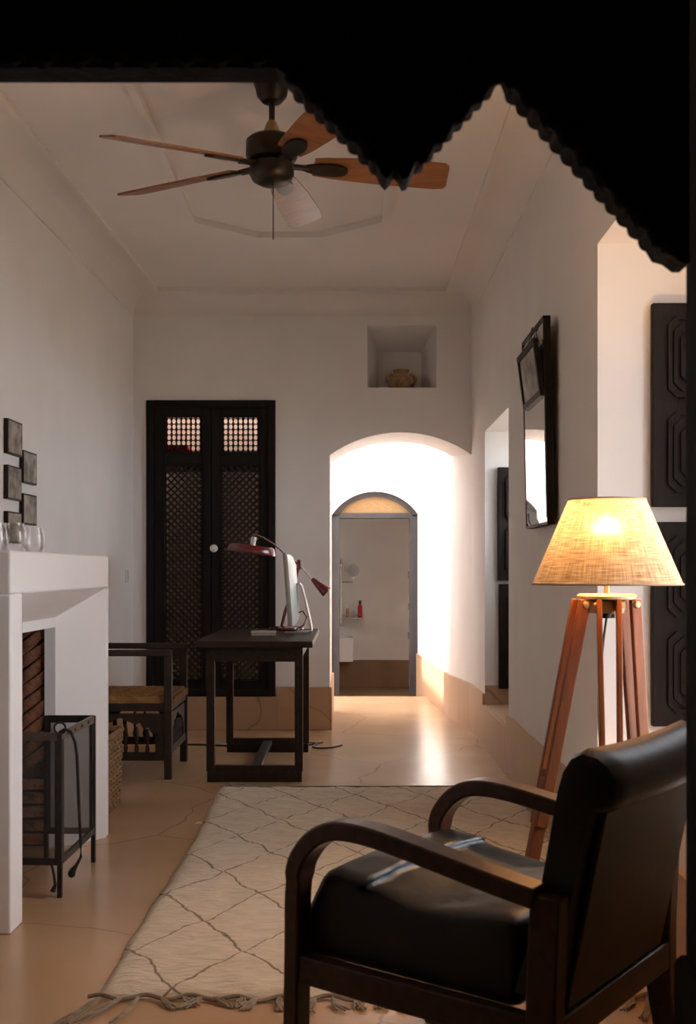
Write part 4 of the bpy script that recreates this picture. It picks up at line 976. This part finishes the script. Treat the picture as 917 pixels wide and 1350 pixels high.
# bent arms: leg + arm in one sweep
armp = [(.305, 0), (.300, .20), (.297, .36), (.296, .45), (.288, .52), (.268, .558), (.236, .590), (.195, .610), (.145, .616), (.08, .612), (0, .600), (-.10, .583), (-.20, .566), (-.275, .555)]
def smooth_path(pts, n=6):
    out = []
    for i in range(len(pts) - 1):
        p0 = pts[max(0, i - 1)]; p1 = pts[i]; p2 = pts[i + 1]; p3 = pts[min(len(pts) - 1, i + 2)]
        for k in range(n):
            t = k / n; out.append(tuple(.5 * (2 * b_ + (c - a_) * t + (2 * a_ - 5 * b_ + 4 * c - d) * t * t + (-a_ + 3 * b_ - 3 * c + d) * t ** 3) for a_, b_, c, d in zip(p0, p1, p2, p3)))
    return out + [pts[-1]]
AP = smooth_path(armp, 4)
for s_ in (-1, 1):
    path = [(s_ * HW, y, z) for y, z in AP]
    vs = []; n = len(path)
    for i, (x, y, z) in enumerate(path):
        a_ = path[max(0, i - 1)]; c = path[min(n - 1, i + 1)]; t_ = Vector((c[1] - a_[1], c[2] - a_[2])).normalized(); nn_ = Vector((-t_.y, t_.x)) * (.0195)
        wd = .024 if z < .5 else .030
        for q, xx in ((1, -wd), (1, wd), (-1, wd), (-1, -wd)): vs.append((x + xx, y + nn_.x * q, z + nn_.y * q))
    fs = [(i * 4 + j, i * 4 + (j + 1) % 4, (i + 1) * 4 + (j + 1) % 4, (i + 1) * 4 + j) for i in range(n - 1) for j in range(4)] + [(0, 1, 2, 3), tuple((n - 1) * 4 + j for j in range(4))]
    MB().add(vs, fs).build('bent_arm', CHAIRWOOD, ac, bevel=.005, seg=2, ang=50)
    # rear post: curved leg rising to the arm
    rp = smooth_path([(-.345, 0), (-.312, .10), (-.290, .22), (-.286, .34), (-.290, .46), (-.295, .56)], 4)
    vs = []; n = len(rp)
    for i, (y, z) in enumerate(rp):
        th = .022 + .008 * min(1, z / .3)
        for yy, xx in ((-th, -.022), (-th, .022), (th, .022), (th, -.022)): vs.append((s_ * HW + xx, y + yy, z))
    fs = [(i * 4 + j, i * 4 + (j + 1) % 4, (i + 1) * 4 + (j + 1) % 4, (i + 1) * 4 + j) for i in range(n - 1) for j in range(4)] + [(0, 1, 2, 3), tuple((n - 1) * 4 + j for j in range(4))]
    MB().add(vs, fs).build('leg', CHAIRWOOD, ac, bevel=.004, ang=50)
    MB().box(s_ * HW - .017, s_ * HW + .017, -.27, .285, .275, .335).build('side_rail', CHAIRWOOD, ac, smooth=False, bevel=.004)
MB().box(-HW + .02, HW - .02, -.315, -.28, .275, .335).build('rear_rail', CHAIRWOOD, ac, smooth=False, bevel=.004)
MB().box(-HW + .02, HW - .02, .275, .305, .275, .335).build('front_rail', CHAIRWOOD, ac, smooth=False, bevel=.004)
def seatf(v, hx_):
    t = v.y / hx_[1]; top = max(0, v.z / hx_[2])
    z = v.z + top * (.022 * (t > 0) * t - .012 * (1 - t * t) * 0 + .012 * (1 - (v.x / hx_[0]) ** 2) - .02 * math.exp(-((t + .15) / .45) ** 2))
    z += top * .004 * math.sin(v.x * 60 + v.y * 45) * (1 - abs(t)) 
    return Vector((v.x * (1 + .02 * math.cos(v.z / hx_[2] * 1.4)), v.y + (.035 * top if t > .5 else 0) * -1 + .02 * (1 - top) * (t > .5), z))
MB().cushion((0, .035, .405), (.50, .50, .17), .020, 18, seatf).build('seat_cushion', LEATHER, ac, ang=180)
prof = [(-.205, .36), (-.236, .46), (-.262, .57), (-.280, .67), (-.290, .74), (-.303, .785), (-.322, .815), (-.349, .829), (-.382, .823), (-.408, .805), (-.422, .777), (-.419, .748), (-.402, .725), (-.368, .712), (-.352, .64), (-.334, .55), (-.318, .45), (-.304, .36)]
NB = 20; vs = []; fs = []; k = len(prof)
cy_, cz_ = -.30, .60
for i in range(NB + 1):
    t_ = -1 + 2 * i / NB; e_ = max(0, (abs(t_) - .90) / .10); shr = 1 - .16 * e_ ** 2.2
    for y, z in prof:
        mid_y = -.255 - .23 * (z - .36) if z < .70 else -.36
        mid_z = z if z < .70 else .77
        sag = -.010 * (1 - t_ * t_) * (1 if z > .7 else 0)
        vs.append((t_ * .262, mid_y + (y - mid_y) * shr, mid_z + (z - mid_z) * shr + sag))
for i in range(NB):
    for j in range(k): fs.append((i * k + j, i * k + (j + 1) % k, (i + 1) * k + (j + 1) % k, (i + 1) * k + j))
fs += [tuple(range(k)), tuple(NB * k + j for j in range(k))]
MB().add(vs, fs).build('backrest', LEATHER, ac, ang=70)
# leather rear panel stretched between the posts
MB().add([(x, y + d_, z) for z, y in ((.336, -.300), (.715, -.378)) for x in (-.232, .232) for d_ in (-.006, .006)], [(0, 2, 6, 4), (1, 5, 7, 3), (0, 4, 5, 1), (2, 3, 7, 6), (0, 1, 3, 2), (4, 6, 7, 5)]).build('back_panel', LEATHERB, ac, bevel=.004)
